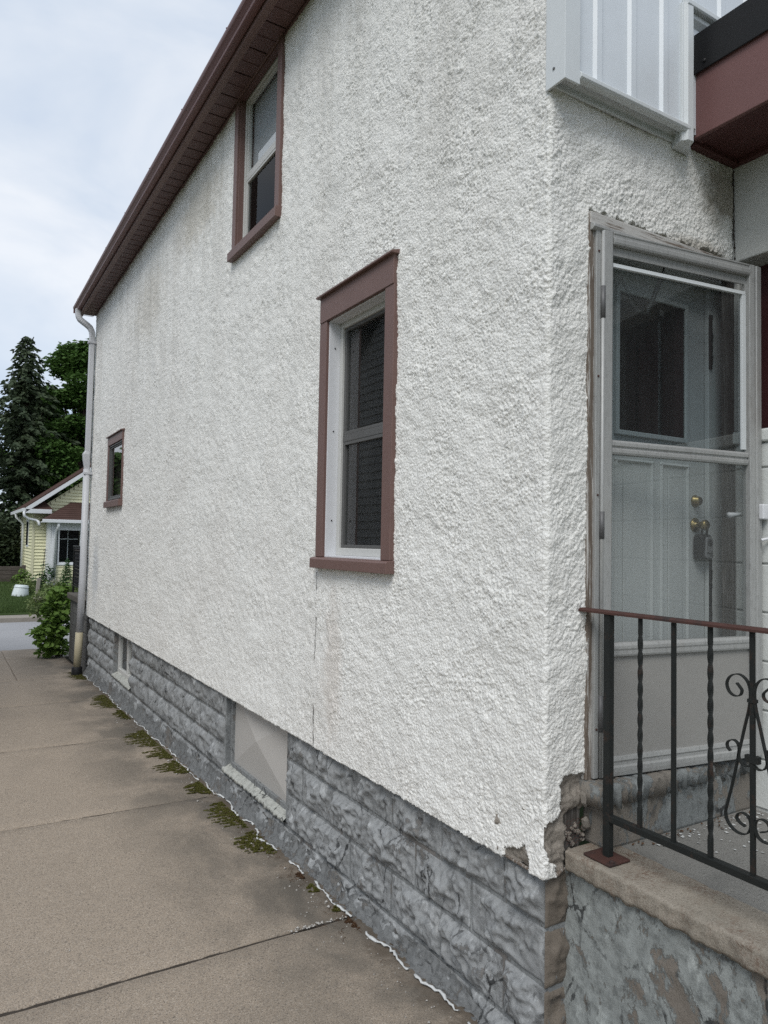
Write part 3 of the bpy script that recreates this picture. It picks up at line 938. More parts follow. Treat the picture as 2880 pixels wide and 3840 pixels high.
# ---------------------------------------------------------------- boarded basement opening
bo = MB()
bo.box(.052, .12, OPEN_B[1] - .004, OPEN_B[1] + .03, .10, .70)           # far reveal
op = bo.build('boarded_opening', 'mortar', house, bevel=.004)
MB().box(.052, .12, OPEN_B[0] - .03, OPEN_B[0] + .002, .10, .70).build('reveal', 'mortar', op, bevel=.004)
py0, py1, pz0, pz1 = OPEN_B[0] + .01, OPEN_B[1] - .06, .168, .70
cx, cz = py0 + .36 * (py1 - py0) + .14, pz0 + .55 * (pz1 - pz0)
mb = MB()
mb.add([(.105, py0, pz0), (.105, py1, pz0), (.105, py1, pz1), (.105, py0, pz1), (.058, cx, cz)], [(0, 1, 4), (1, 2, 4), (2, 3, 4), (3, 0, 4)])
mb.build('board', 'board', op, fixn=False)
mb = MB()
mb.box(.080, .125, py1 - .002, py1 + .028, pz0 - .01, .70)
mb.box(.085, .125, py0, py1, pz0 - .032, pz0 + .006)
mb.build('opening_frame', 'mortar', op, bevel=.003)
def sill_piece(y0, y1, zt, name='window_sill', par=None):
    ny = int((y1 - y0) / .02)
    prof = [(.115, zt - .012), (.075, zt - .028), (.040, zt - .046), (.034, zt - .053), (.036, zt - .068), (.065, zt - .076)]
    yy = np.linspace(y0, y1, ny)
    V = []
    for yq in yy:
        for k, (px, pz) in enumerate(prof):
            e_ = .0035 * float(sample(NZ_MID, .01, np.array([yq * 2 + k]), np.array([k * .3]))[0])
            V.append((px + e_, yq, pz + e_))
    n_ = len(prof)
    i = np.arange(ny * n_).reshape(ny, n_)
    Q = np.stack([i[:-1, :-1], i[:-1, 1:], i[1:, 1:], i[1:, :-1]], -1).reshape(-1, 4)
    return npmesh(name, np.array(V), Q, 'sill', par)
sill_piece(OPEN_B[0] - .01, OPEN_B[1] + .02, .165, par=op)

# small basement window
bw = MB()
bw.box(.052, .17, OPEN_W[1] - .004, OPEN_W[1] + .03, .10, .70)
bwo = bw.build('basement_window', 'mortar', house, bevel=.004)
MB().box(.052, .17, OPEN_W[0] - .03, OPEN_W[0] + .002, .10, .70).build('reveal', 'mortar', bwo, bevel=.004)
mb = MB()
y0, y1 = OPEN_W[0] + .005, OPEN_W[1] - .005
mb.box(.105, .15, y0, y0 + .045, .15, .70); mb.box(.105, .15, y1 - .045, y1, .15, .70)
mb.box(.105, .15, y0 + .045, y1 - .045, .15, .195); mb.box(.105, .15, y0 + .045, y1 - .045, .655, .70)
mb.box(.112, .15, (y0 + y1) / 2 - .02, (y0 + y1) / 2 + .02, .195, .655)
mb.build('window_frame', 'sash', bwo, bevel=.003)
MB().sheet('x', .130, y0 + .045, (y0 + y1) / 2 - .02, .195, .655).build('pane', 'glass', bwo)
MB().sheet('x', .130, (y0 + y1) / 2 + .02, y1 - .045, .195, .655).build('pane', 'glass', bwo)
MB().box(.19, .195, y0, y1, .12, .70).build('room_dark', 'darksash', bwo)
sill_piece(OPEN_W[0] - .01, OPEN_W[1] + .02, .165, par=bwo)

# ---------------------------------------------------------------- windows of the side wall
def casing_window(name, w, head, side, sillh, depth, jamb_mat, sash_mat, meet, cap=True, blind=False, screen=False, glass=('glass', 'glass'), fr=.032, near=None):
    y0, y1, z0, z1 = w
    sn = near or side
    root = bpy.data.objects.new(name, None); COL.objects.link(root); root.parent = house
    xo = -.022
    mb = MB(); mb.box(xo, .03, y0, y0 + sn, z0 + sillh, z1 - head); mb.build('side_casing', 'trim', root, bevel=.003)
    mb = MB(); mb.box(xo, .03, y1 - side, y1, z0 + sillh, z1 - head); mb.build('side_casing', 'trim', root, bevel=.003)
    mb = MB(); mb.box(xo - .004, .03, y0 + .004, y1 - .004, z1 - head, z1 - .018)
    mb.build('head_casing', 'trim', root, bevel=.003)
    if cap:
        MB().prism([(xo - .026, z1 - .022), (xo - .026, z1 - .012), (.01, z1 + .004), (.01, z1 - .022)], y0 - .012, y1 + .012).build('drip_cap', 'trim', root, bevel=.002)
    MB().prism([(xo - .028, z0), (xo - .028, z0 + sillh - .012), (xo - .02, z0 + sillh - .004), (.06, z0 + sillh + .008), (.06, z0)], y0 - .013, y1 + .013).build('window_sill', 'trim', root, bevel=.002)
    iy0, iy1, iz0, iz1 = y0 + sn, y1 - side, z0 + sillh, z1 - head
    # jamb liner
    mb = MB()
    mb.box(-.005, depth + .06, iy0 - .008, iy0 + .006, iz0, iz1); mb.box(-.005, depth + .06, iy1 - .006, iy1 + .008, iz0, iz1)
    mb.box(-.005, depth + .06, iy0 + .006, iy1 - .006, iz1 - .006, iz1 + .008); mb.box(-.003, depth + .06, iy0 + .006, iy1 - .006, iz0 - .004, iz0 + .010)
    mb.build('jamb_liner', jamb_mat, root, bevel=.002)
    a, b, c, d = iy0 + .006, iy1 - .006, iz0 + .010, iz1 - .006
    mb = MB()
    mb.box(depth, depth + .05, a, a + fr, c, d); mb.box(depth, depth + .05, b - fr, b, c, d)
    mb.box(depth, depth + .05, a + fr, b - fr, c, c + fr * 1.3); mb.box(depth, depth + .05, a + fr, b - fr, d - fr, d)
    sash = mb.build('sash', sash_mat, root, bevel=.003)
    zm = c + (d - c) * meet
    lo = MB()
    lo.box(depth + .012, depth + .05, a + fr, b - fr, zm - .022, zm + .018)
    lo.build('meeting_rail', 'darksash' if screen else sash_mat, root, bevel=.003)
    mb = MB()
    for gk, (p, q) in zip(glass, ((c + fr * 1.3, zm - .022), (zm + .018, d - fr))):
        mb = MB()
        mb.box(depth + .014, depth + .04, a + fr, a + fr + .022, p, q); mb.box(depth + .014, depth + .04, b - fr - .022, b - fr, p, q)
        mb.box(depth + .014, depth + .04, a + fr + .022, b - fr - .022, q - .018, q); mb.box(depth + .014, depth + .04, a + fr + .022, b - fr - .022, p, p + .018)
        mb.build('inner_sash', 'darksash' if screen else sash_mat, root, bevel=.002)
        MB().sheet('x', depth + .028, a + fr + .022, b - fr - .022, p + .018, q - .018).build('pane', gk, root)
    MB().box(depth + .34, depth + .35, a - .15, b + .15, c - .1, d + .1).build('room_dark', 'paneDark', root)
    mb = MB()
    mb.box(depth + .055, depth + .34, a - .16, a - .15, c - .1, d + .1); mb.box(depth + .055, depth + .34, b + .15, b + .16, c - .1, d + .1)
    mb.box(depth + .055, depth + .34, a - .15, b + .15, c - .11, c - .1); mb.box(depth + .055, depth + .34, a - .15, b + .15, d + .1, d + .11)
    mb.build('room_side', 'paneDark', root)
    if blind:
        MB().box(depth + .060, depth + .064, a + .02, b - .02, zm + .06, d).build('roller_blind', 'blind', root)
        MB().box(depth + .056, depth + .068, a + .02, b - .02, zm + .02, zm + .06).build('blind_hem', 'vinyl', root)
    return root, (iy0, iy1, iz0, iz1)
big, bi = casing_window('tall_window', WIN_BIG, .165, .085, .062, .062, 'vinyl', 'sash', .50, screen=True, glass=('winscreen', 'winscreen'))
upw, _ = casing_window('upper_window', WIN_UP, .10, .075, .075, .035, 'trim', 'sash', .47, cap=False, blind=True, glass=('dimglass', 'glass'), fr=.02)
farw, _ = casing_window('far_window', WIN_FAR, .13, .07, .085, -.012, 'trim', 'darksash', .02, cap=True, fr=.016, near=.014)
for zq in (1.95, 2.45, 2.92):
    MB().lathe([(.004, 0), (.004, .003)], (-.0, 0, 0), 'y', 8).xf(lambda p: (p[0] + .030, p[1] + bi[1] - .010, p[2] + zq)).build('screw', 'blackplastic', big)

# ---------------------------------------------------------------- eave: soffit panels, fascia, gutter, downspout, roof
ZS = 5.205
sof = MB().box(-.185, .02, -.25, 9.78, ZS + .012, ZS + .03).build('soffit', 'groove', house)
q = -.25
while q < 9.78:
    MB().prism([(-.178, ZS + .010), (-.178, ZS), (-.012, ZS), (-.012, ZS + .010)], q + .006, min(q + .292, 9.775)).build('soffit_panel', 'soffit', sof, bevel=.004)
    MB().box(-.170, -.020, q + .1475, q + .1525, ZS - .004, ZS + .001).build('panel_rib', 'soffit', sof)
    q += .30
MB().box(-.012, .03, -.25, 9.62, ZS - .018, ZS + .011).build('soffit_moulding', 'soffit', house, bevel=.003)
MB().prism([(-.222, ZS - .030), (-.172, ZS - .030), (-.172, ZS + .02), (-.205, ZS + .02), (-.205, ZS + .13), (-.222, ZS + .13)], -.25, 9.79).build('fascia', 'trim', house, bevel=.002)
gp = [(-.223, ZS + .095), (-.223, ZS + .010), (-.228, ZS + .004), (-.268, ZS + .004), (-.275, ZS + .012), (-.277, ZS + .030), (-.292, ZS + .052), (-.303, ZS + .066), (-.308, ZS + .080), (-.308, ZS + .098), (-.299, ZS + .104), (-.295, ZS + .098),
      (-.301, ZS + .092), (-.300, ZS + .080), (-.288, ZS + .060), (-.268, ZS + .028), (-.262, ZS + .012), (-.232, ZS + .012), (-.229, ZS + .095)]
gut = MB().prism(gp, -.25, 9.80).build('gutter', 'gutter', house)
MB().box(-.302, -.224, 9.79, 9.802, ZS + .006, ZS + .098).build('gutter_end_cap', 'gutter', gut)
for k in range(9):
    MB().tube([(-.30, .6 + k * 1.1, ZS + .103), (-.305, .6 + k * 1.1, ZS + .112)], .006, 6).build('gutter_spike', 'gutter', gut)
# roof planes, ridge over the middle of the house
rp = MB()
rp.prism([(-.27, ZS + .105), (-.25, ZS + .14), (3.4, 7.35), (7.2, 5.35), (7.2, 5.30), (3.4, 7.28), (-.22, ZS + .11)], -.28, 9.82)
rp.build('roof', 'darkroof', house)
# downspout at the far corner
DX, DY = -.062, 9.545
ds = bpy.data.objects.new('downspout', None); COL.objects.link(ds); ds.parent = house
sq = [(.8, .55), (.8, -.55), (.55, -.8), (-.55, -.8), (-.8, -.55), (-.8, .55), (-.55, .8), (.55, .8)]
pts = [(-.262, DY + .06, ZS + .02), (-.262, DY + .06, ZS - .045), (-.256, DY + .05, ZS - .09), (-.235, DY + .04, ZS - .135), (-.19, DY + .03, ZS - .17), (-.14, DY + .02, ZS - .205), (-.095, DY + .01, ZS - .245), (-.070, DY, ZS - .30), (DX, DY, ZS - .36), (DX, DY, ZS - .42)]
fine = []
for a, b in zip(pts[:-1], pts[1:]):
    for k in range(4):
        fine.append(tuple(a[j] + (b[j] - a[j]) * k / 4 for j in range(3)))
fine.append(pts[-1])
MB().tube(fine, [.046 * (1.0 + (.05 if k % 2 else 0)) for k in range(len(fine))], prof=sq).build('elbow', 'downspout', ds)
MB().tube([(DX, DY, ZS - .40), (DX - .004, DY, 3.05)], .048, prof=sq).build('upper_pipe', 'downspout', ds)
MB().tube([(DX - .004, DY, 3.10), (DX - .022, DY, 3.06), (DX - .018, DY, 2.98), (DX - .008, DY, 2.86), (DX - .008, DY, 2.82)], [.050, .066, .062, .050, .050], prof=sq).build('funnel_joint', 'downspout', ds, bevel=.004)
MB().tube([(DX - .008, DY, 2.84), (DX - .012, DY, 1.2), (DX - .030, DY, .40)], .049, n=14).build('lower_pipe', 'downspout', ds, True)
MB().tube([(DX - .030, DY, .44), (DX - .036, DY, .2), (DX - .046, DY, -.06)], [.053, .055, .050], n=14).build('yellowed_pipe', 'yellowpipe', ds, True)
MB().tube([(DX - .046, DY, -.06), (DX - .046, DY, -.19)], [.072, .078], n=16).build('rubber_boot', 'blackplastic', ds, True, bevel=.008)
for zq in (4.72, 2.76):
    MB().box(DX - .055, .01, DY - .052, DY + .045, zq, zq + .035).build('strap', 'downspout', ds, bevel=.004)

# ---------------------------------------------------------------- white metal siding over the door wall
SY = -.062
sd = MB().box(.02, 4.4, SY + .012, .03, 3.52, 6.2).build('siding', 'whitemetal', house)
def rib_panel(x0, x1, z0, z1, name='siding_panel'):
    prof = [(x0, SY)]
    r_ = .0
    for c_ in np.arange(.173, 4.3, .1835):
        if c_ - .03 > x0 and c_ + .03 < x1:
            prof += [(c_ - .026, SY), (c_ - .016, SY - .012), (c_ + .010, SY - .012), (c_ + .024, SY)]
    prof += [(x1, SY), (x1, SY + .010), (x0, SY + .010)]
    return MB().prism(prof, z0, z1, 'z').build(name, 'whitemetal', sd)
rib_panel(.03, .655, 3.515, 6.2)
rib_panel(.657, 1.6, 4.02, 6.2)
rib_panel(1.602, 3.0, 4.02, 6.2)
# corner post
MB().prism([(-.013, .012), (-.013, -.084), (.062, -.084), (.062, -.074), (-.004, -.074), (-.004, .012)], 3.468, 6.0, 'z').build('corner_post', 'whitetrim', sd, bevel=.002)
MB().add([(-.004, -.074, 3.49), (.062, -.074, 3.49), (.062, -.05, 3.50), (-.004, -.05, 3.50)], [(0, 1, 2, 3)]).build('post_end', 'whitetrim', sd)
# base flashing (ledge) and J channel
MB().prism([(.0, 3.482), (-.012, 3.476), (-.018, 3.476), (-.020, 3.500), (-.060, 3.535), (-.060, 3.548), (0, 3.548)], .005, .745, 'x').build('base_flashing', 'whitetrim', sd, bevel=.002)
MB().prism([(-.066, 3.490), (-.082, 3.490), (-.090, 3.498), (-.090, 3.512), (-.082, 3.520), (-.064, 3.523), (-.064, 3.530), (-.060, 3.530), (-.060, 3.490)], .062, .672, 'x').build('j_channel', 'whitetrim', sd, bevel=.002)
MB().prism([(.640, -.062), (.640, -.072), (.650, -.076), (.656, -.088), (.688, -.090), (.694, -.084), (.715, -.05), (.752, -.03), (.752, -.01), (.66, -.01)], 3.452, 4.02, 'z').build('j_channel', 'whitetrim', sd, bevel=.002)
MB().prism([(-.062, 4.005), (-.086, 4.005), (-.092, 4.012), (-.092, 4.030), (-.084, 4.036), (-.062, 4.040)], .655, 3.0, 'x').build('j_channel', 'whitetrim', sd, bevel=.002)
MB().prism([(-.01, 3.93), (-.02, 3.93), (-.07, 3.985), (-.07, 4.005), (-.01, 4.005)], .692, 3.0, 'x').build('step_flashing', 'whitetrim', sd, bevel=.002)
MB().lathe([(.006, 0), (.005, -.003), (.001, -.004)], (-.013, -.03, 3.53), 'x', 10).build('screw', 'spring', sd)

# ---------------------------------------------------------------- door opening: weathered frame
fr = bpy.data.objects.new('door_frame', None); COL.objects.link(fr); fr.parent = house
MB().box(.196, .226, -.006, .16, .99, 3.075).build('wood_jamb', 'jamb', fr, bevel=.003)
MB().box(.198, 1.085, -.010, .13, 3.030, 3.078).build('wood_header', 'jambrail', fr, bevel=.004)
MB().prism([(-.012, 3.034), (-.026, 3.026), (-.028, 3.014), (-.015, 3.006), (.01, 3.006), (.01, 3.034)], .200, 1.085, 'x').build('header_moulding', 'alu', fr, bevel=.002)
MB().box(.222, .245, -.018, .02, .995, 3.008).build('mounting_flange', 'alu', fr, bevel=.002)
for zq in (2.93, 2.46, 2.02, 1.60, 1.17):
    MB().lathe([(.0045, 0), (.004, -.003), (.001, -.004)], (.2335, -.018, zq), 'y', 8).build('screw', 'rust', fr)
MB().tube([(.252, -.022, .998), (.252, -.022, 3.005)], .008, 8).build('hinge_barrel', 'alu', fr, True)
for (a, b) in ((2.68, 2.80), (1.86, 1.96), (1.16, 1.29)):
    MB().tube([(.252, -.022, a), (.252, -.022, b)], .0098, 8).build('hinge_knuckle', 'aludark', fr, True)
MB().box(1.045, 1.20, .0, .03, .99, 3.03).build('right_stop', 'darkwood', fr)
MB().prism([(1.05, .03), (1.165, .10), (1.20, .10), (1.20, .03)], .98, 3.03, 'z').build('right_jamb', 'darkwood', fr)
MB().box(1.035, 1.165, .085, .11, .98, 3.03).build('inner_casing', 'doorpaint', fr, bevel=.004)
MB().box(.20, .30, .085, .14, .98, 3.03).build('inner_casing', 'doorpaint', fr, bevel=.004)
MB().box(.226, 1.17, .03, .12, 2.985, 3.03).build('head_reveal', 'doorpaint', fr)
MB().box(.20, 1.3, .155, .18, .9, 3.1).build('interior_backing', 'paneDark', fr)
# strip of failed weatherseal beside the inner door
mb = MB()
g = random.Random(9)
z_ = 1.0
while z_ < 1.80:
    mb.box(1.036, 1.052 + g.uniform(-.003, .003), .080, .086, z_, z_ + .021); z_ += .02
z_ = 2.62
while z_ < 2.86:
    mb.box(1.036, 1.056 + g.uniform(-.004, .003), .078, .086, z_, z_ + .021); z_ += .02
mb.build('torn_weatherseal', 'blackplastic', fr)

# inner door
DYI = .105
ind = MB()
ind.box(.30, 1.032, DYI, DYI + .04, .99, 2.985)
inner = ind.build('inner_door', 'doorpaint', house, bevel=.003)
def panel_frame(x0, x1, z0, z1, name):
    mb = MB()
    w = .02
    mb.prism([(DYI, z0), (DYI - .010, z0 + w / 2), (DYI, z0 + w)], x0, x1, 'x'); mb.prism([(DYI, z1 - w), (DYI - .010, z1 - w / 2), (DYI, z1)], x0, x1, 'x')
    mb.prism([(x0, DYI), (x0 + w / 2, DYI - .010), (x0 + w, DYI)], z0, z1, 'z'); mb.prism([(x1 - w, DYI), (x1 - w / 2, DYI - .010), (x1, DYI)], z0, z1, 'z')
    mb.box(x0 + .05, x1 - .05, DYI - .007, DYI, z0 + .05, z1 - .05)
    mb.build(name, 'doorpaint', inner, bevel=.003)
panel_frame(.46, .695, 1.13, 2.19, 'door_panel'); panel_frame(.735, .925, 1.13, 2.19, 'door_panel')
MB().box(.475, .885, DYI - .006, DYI + .001, 2.30, 2.86).build('door_lite', 'paneDark', inner)
MB().sheet('y', DYI - .009, .475, .885, 2.30, 2.86).build('lite_glass', 'glass', inner)
mb = MB()
mb.box(.455, .475, DYI - .016, DYI, 2.28, 2.88); mb.box(.885, .905, DYI - .016, DYI, 2.28, 2.88); mb.box(.475, .885, DYI - .016, DYI, 2.86, 2.88); mb.box(.475, .885, DYI - .016, DYI, 2.28, 2.30)
mb.build('lite_frame', 'doorpaint', inner, bevel=.003)
MB().lathe([(.026, 0), (.026, -.005), (.022, -.009), (.018, -.026), (.015, -.029), (.002, -.030)], (.966, DYI, 2.036), 'y', 24).build('deadbolt', 'brass', inner, True)
MB().lathe([(.031, 0), (.030, -.006), (.016, -.010), (.012, -.026), (.016, -.034), (.022, -.046), (.023, -.055), (.017, -.062), (.002, -.064)], (.966, DYI, 1.932), 'y', 24).build('door_knob', 'brass', inner, True)

# ---------------------------------------------------------------- aluminium storm door, standing slightly ajar
TH = R(7.6)
HO = (.259, -.020)
cth, sth = math.cos(TH), math.sin(TH)
def dmap(p):           # (u, depth outwards negative, z) -> world
    return (HO[0] + p[0] * cth + p[1] * sth, HO[1] - p[0] * sth + p[1] * cth, p[2])
storm = bpy.data.objects.new('storm_door', None); COL.objects.link(storm); storm.parent = house
def dbuild(mb, name, mat, smooth=False, bevel=.002, par=None):
    return mb.xf(dmap).build(name, mat, par or storm, smooth, bevel)
Z0, Z1 = .996, 3.012
U0, U1 = -.013, .823
def stile(u0, u1, name):
    mb = MB(); mb.prism([(u0, .03), (u0, -.004), (u0 + .010, -.009), (u1 - .008, -.009), (u1, -.002), (u1, .03)], Z0, Z1, 'z')
    dbuild(mb, name, 'alu')
stile(U0, .041, 'hinge_stile')
mb = MB(); mb.prism([(.752, .03), (.752, -.006), (.776, -.010), (.778, -.004), (.79, -.004), (.792, -.007), (.806, -.007), (.808, -.003), (.823, -.003), (.823, .03)], Z0, Z1, 'z')
dbuild(mb, 'lock_stile', 'alu')
mb = MB(); mb.prism([(.03, 2.966), (-.007, 2.966), (-.010, 2.974), (-.010, 2.990), (-.005, 2.992), (-.005, 3.004), (-.008, 3.006), (-.008, Z1), (.03, Z1)], .041, .752, 'x')
dbuild(mb, 'top_rail', 'alu')
mb = MB(); mb.prism([(.03, Z0), (-.008, Z0), (-.010, 1.012), (-.010, 1.028), (-.004, 1.032), (-.004, 1.046), (-.008, 1.05), (-.004, 1.066), (.03, 1.066)], .041, .752, 'x')
dbuild(mb, 'bottom_rail', 'alu')
mb = MB(); mb.prism([(.03, 1.428), (-.006, 1.428), (-.009, 1.436), (-.009, 1.452), (-.012, 1.456), (-.012, 1.468), (-.006, 1.478), (.03, 1.478)], .041, .752, 'x')
dbuild(mb, 'lock_rail', 'alu')
dbuild(MB().box(.041, .752, .006, .012, 1.066, 1.428), 'kick_panel', 'kick', bevel=0)
mb = MB(); mb.prism([(.028, 2.176), (.004, 2.176), (.000, 2.184), (.000, 2.196), (.006, 2.199), (.006, 2.206), (.0, 2.208), (.0, 2.222), (.008, 2.230), (.028, 2.230)], .041, .752, 'x')
dbuild(mb, 'middle_rail', 'alu')
mb = MB(); mb.box(.041, .752, .012, .020, 2.932, 2.966); mb.box(.041, .049, .008, .022, 2.230, 2.932); mb.box(.742, .752, .008, .022, 2.230, 2.932)
dbuild(mb, 'glass_stop', 'alu', bevel=.001)
mb = MB(); mb.box(.049, .742, .006, .018, 2.884, 2.900)
mb.box(.049, .742, .003, .006, 2.884, 2.888); mb.box(.722, .742, .004, .018, 2.24, 2.884)
dbuild(mb, 'insert_rail', 'whitetrim', bevel=.001)
dbuild(MB().sheet('y', .015, .049, .722, 2.228, 2.884), 'glass_pane', 'stormglass', bevel=0)
dbuild(MB().sheet('y', .015, .041, .752, 1.478, 2.176), 'screen_pane', 'screen', bevel=0)
# white push-button handle
mb = MB(); mb.box(.800, .832, -.028, -.004, 1.955, 2.018)
hd = dbuild(mb, 'handle_body', 'vinyl', bevel=.005)
mb = MB(); mb.tube([(.845, -.032, 2.005), (.850, -.046, 1.985), (.850, -.050, 1.95), (.846, -.046, 1.91), (.838, -.036, 1.878)], [.008, .010, .009, .008, .006], 10)
mb.tube([(.838, -.036, 1.880), (.815, -.024, 1.874), (.802, -.016, 1.870)], [.006, .006, .007], 8)
mb.box(.832, .862, -.040, -.020, 1.983, 2.006)
dbuild(mb, 'handle_lever', 'vinyl', True, .002)
mb = MB(); mb.tube([(.742, .034, 1.977), (.715, .036, 1.974), (.680, .038, 1.970)], [.005, .008, .012], 8)
dbuild(mb, 'inside_latch', 'vinyl', True, 0)
# chain and spring of the wind check, hanging inside the glass
def torus_link(mb, c, ax, r_=.006, w=.0013, flat=True):
    pts = []
    for k in range(13):
        a = 2 * math.pi * k / 12
        px, pz = 1.5 * r_ * math.cos(a), .75 * r_ * math.sin(a)
        v = Vector(ax[0]) * px + Vector(ax[1]) * pz
        pts.append((c[0] + v.x, c[1] + v.y, c[2] + v.z))
    mb.tube(pts, w, 5, cap=False)
mb = MB()
path = [(.105, 2.905), (.122, 2.868), (.142, 2.834), (.162, 2.800), (.185, 2.768), (.215, 2.752), (.245, 2.748), (.275, 2.752), (.295, 2.760)]
pp = []
for a, b in zip(path[:-1], path[1:]):
    n_ = max(1, int(math.dist(a, b) / .0145))
    for k in range(n_): pp.append((a[0] + (b[0] - a[0]) * k / n_, a[1] + (b[1] - a[1]) * k / n_))
for k in range(len(pp) - 1):
    d = Vector((pp[k + 1][0] - pp[k][0], 0, pp[k + 1][1] - pp[k][1])).normalized()
    torus_link(mb, (pp[k][0], .045, pp[k][1]), (d, Vector((-d.z, 0, d.x)) if k % 2 else Vector((0, 1, 0))))
for k, (a, b) in enumerate([(.088, 2.872), (.085, 2.858), (.092, 2.845), (.103, 2.843), (.112, 2.852), (.112, 2.868)]):
    torus_link(mb, (a, .045, b), (Vector((0, 0, 1)), Vector((1, 0, 0))))
dbuild(mb, 'chain', 'spring', True, 0)
mb = MB()
hp = [(.325 + .009 * math.cos(t * .9) - .0005 * t, .045 + .009 * math.sin(t * .9), 2.905 - .00105 * t) for t in range(0, 150)]
mb.tube(hp, .0022, 5); mb.tube([(.34, .045, 2.955), (.325, .045, 2.90)], .004, 6); mb.tube([(.25, .045, 2.748), (.262, .045, 2.752)], .003, 6)
dbuild(mb, 'spring', 'spring', True, 0)

# ---------------------------------------------------------------- right-hand wing with overhanging roof
wing = bpy.data.objects.new('wing_wall', None); COL.objects.link(wing); wing.parent = house
XW = 1.09
yO0, yO1, zO0, zO1 = -1.25, -.022, 2.335, 3.078
MB().box(XW + .02, XW + .26, -4.0, .0, .3, 3.6).build('wing_core', 'darkwood', wing) if False else None
mb = MB()
mb.box(XW, XW + .25, -4.0, .03, zO1, 3.56); mb.box(XW, XW + .25, -4.0, yO0, .5, zO1); mb.box(XW + .007, XW + .25, yO0, .03, .3, zO0); mb.box(XW, XW + .25, yO1, .03, zO0, zO1)
mb.build('plaster', 'wingrough', wing, bevel=.006)
MB().box(XW + .13, XW + .15, yO0, yO1, zO0, zO1).build('maroon_panel', 'maroon2', wing)
mb = MB()
for q in np.arange(yO0 + .1, yO1, .2): mb.box(XW + .115, XW + .13, q, q + .012, zO0, zO1)
mb.build('panel_batten', 'maroon2', wing)
MB().box(XW - .012, XW + .14, yO0, yO1 + .03, zO0 - .055, zO0).build('window_sill', 'wingpaint', wing, bevel=.008)
zc, rowi = .775, 0
while zc < 2.26:
    z1_ = min(zc + .195, 2.275)
    yq = -.004 - (.2 if rowi % 2 else 0)
    edges = [-.004] + ([-.2] if rowi % 2 else []) 
    while edges[-1] > -1.6: edges.append(edges[-1] - .4)
    for a, b in zip(edges[:-1], edges[1:]):
        MB().box(XW, XW + .022, b + .0015, a - .0015, zc + .0015, z1_ - .0015).build('block', 'wingpaint', wing, bevel=.004)
    zc += .2; rowi += 1
can = bpy.data.objects.new('wing_eave', None); COL.objects.link(can); can.parent = house
XC = .757
MB().box(XC, XC + .02, -4.0, -.035, 3.507, 3.80).build('fascia', 'maroon', can, bevel=.003)
MB().prism([(XC - .014, 3.768), (XC - .010, 3.766), (XC - .004, 3.80), (XC - .004, 3.92), (XC + .03, 3.955), (XC + .03, 3.94), (XC - .012, 3.935)], -4.0, -.036).build('black_flashing', 'black', can, bevel=.002)
MB().add([(XC - .006, -4, 3.935), (3.0, -4, 4.6), (3.0, -.0, 4.6), (XC - .006, -.03, 3.935), (XC - .006, -4, 3.90), (3.0, -4, 4.55), (3.0, 0, 4.55), (XC - .006, -.03, 3.90)],
         [(0, 1, 2, 3), (4, 5, 6, 7), (0, 3, 7, 4)]).build('roof_sheet', 'darkroof', can)
for a, b in ((-.42, -.04), (-.82, -.43), (-1.22, -.83), (-1.62, -1.23), (-2.4, -1.63)):
    MB().box(XC + .05, XW + .02, a, b + .02, 3.519, 3.535).build('soffit_panel', 'maroonsoff', can, bevel=.004)
MB().box(XC + .018, XC + .06, -4.0, -.036, 3.507, 3.520).build('soffit_lip', 'maroonsoff', can, bevel=.002)
MB().box(XC + .02, XW, -.034, .004, 3.495, 3.53).build('soffit_moulding', 'maroonsoff', can, bevel=.003)
MB().box(XW - .026, XW + .004, -4.0, -.036, 3.495, 3.52).build('soffit_moulding', 'maroonsoff', can, bevel=.003)
MB().lathe([(.008, 0), (.007, -.006), (.003, -.008)], (XC - .012, -.10, 3.80), 'x', 8).build('screw', 'blackplastic', can)

# ================================================================== SIDE PORCH
porch = thing('side_porch', 'concrete side porch with flaking grey painted wall below the storm door', 'porch')
PX = .10
def rough_slab(x0, x1, y0, y1, z0, z1, name, mat, par, res=.02, amp=.003):
    xs = np.arange(x0, x1 + res / 2, res); yy = np.arange(y0, y1 + res / 2, res)
    X, Yy = np.meshgrid(xs, yy, indexing='ij')
    e_ = amp * sample(NZ_MID, .01, X + 4, Yy + 4)
    edge = (X - x0)
    Z = z1 + .3 * e_ - .004 * np.clip(1 - edge / .008, 0, 1) ** 2
    Xo = X + np.where(edge < 1e-6, amp * 1.2 * sample(NZ_MID, .01, Yy * 1.5, Yy * 0 + 1), 0)
    V = np.stack([Xo, Yy, Z], -1).reshape(-1, 3)
    n_, m_ = X.shape
    i = np.arange(n_ * m_).reshape(n_, m_)
    Q = [np.stack([i[:-1, :-1], i[1:, :-1], i[1:, 1:], i[:-1, 1:]], -1).reshape(-1, 4)]
    VV = [V]; k = len(V)
    rim = i[0, :]
    prev = rim
    for t in np.linspace(.15, 1, 6):
        row = V[rim].copy()
        row[:, 2] = z1 - .004 - t * (z1 - .004 - z0) + (amp * 1.4 * sample(NZ_MID, .01, row[:, 1] * 2, row[:, 1] * 0 + 3) if t == 1 else 0)
        row[:, 0] += amp * sample(NZ_ROCK2, .008, row[:, 1], row[:, 1] * 0 + t) - (0 if t < 1 else -.006)
        VV.append(row); b = k + np.arange(len(rim)); k += len(rim)
        Q.append(np.stack([prev[:-1], prev[1:], b[1:], b[:-1]], -1)); prev = b
    under = V[rim].copy(); under[:, 0] += .06; under[:, 2] = z0
    VV.append(under); b = k + np.arange(len(rim))
    Q.append(np.stack([prev[:-1], prev[1:], b[1:], b[:-1]], -1))
    return npmesh(name, np.concatenate(VV), np.concatenate(Q), mat, par)
rough_slab(PX, .30, -1.5, .0, .692, .763, 'slab_edge', 'porchslab', porch, .012, .0022)
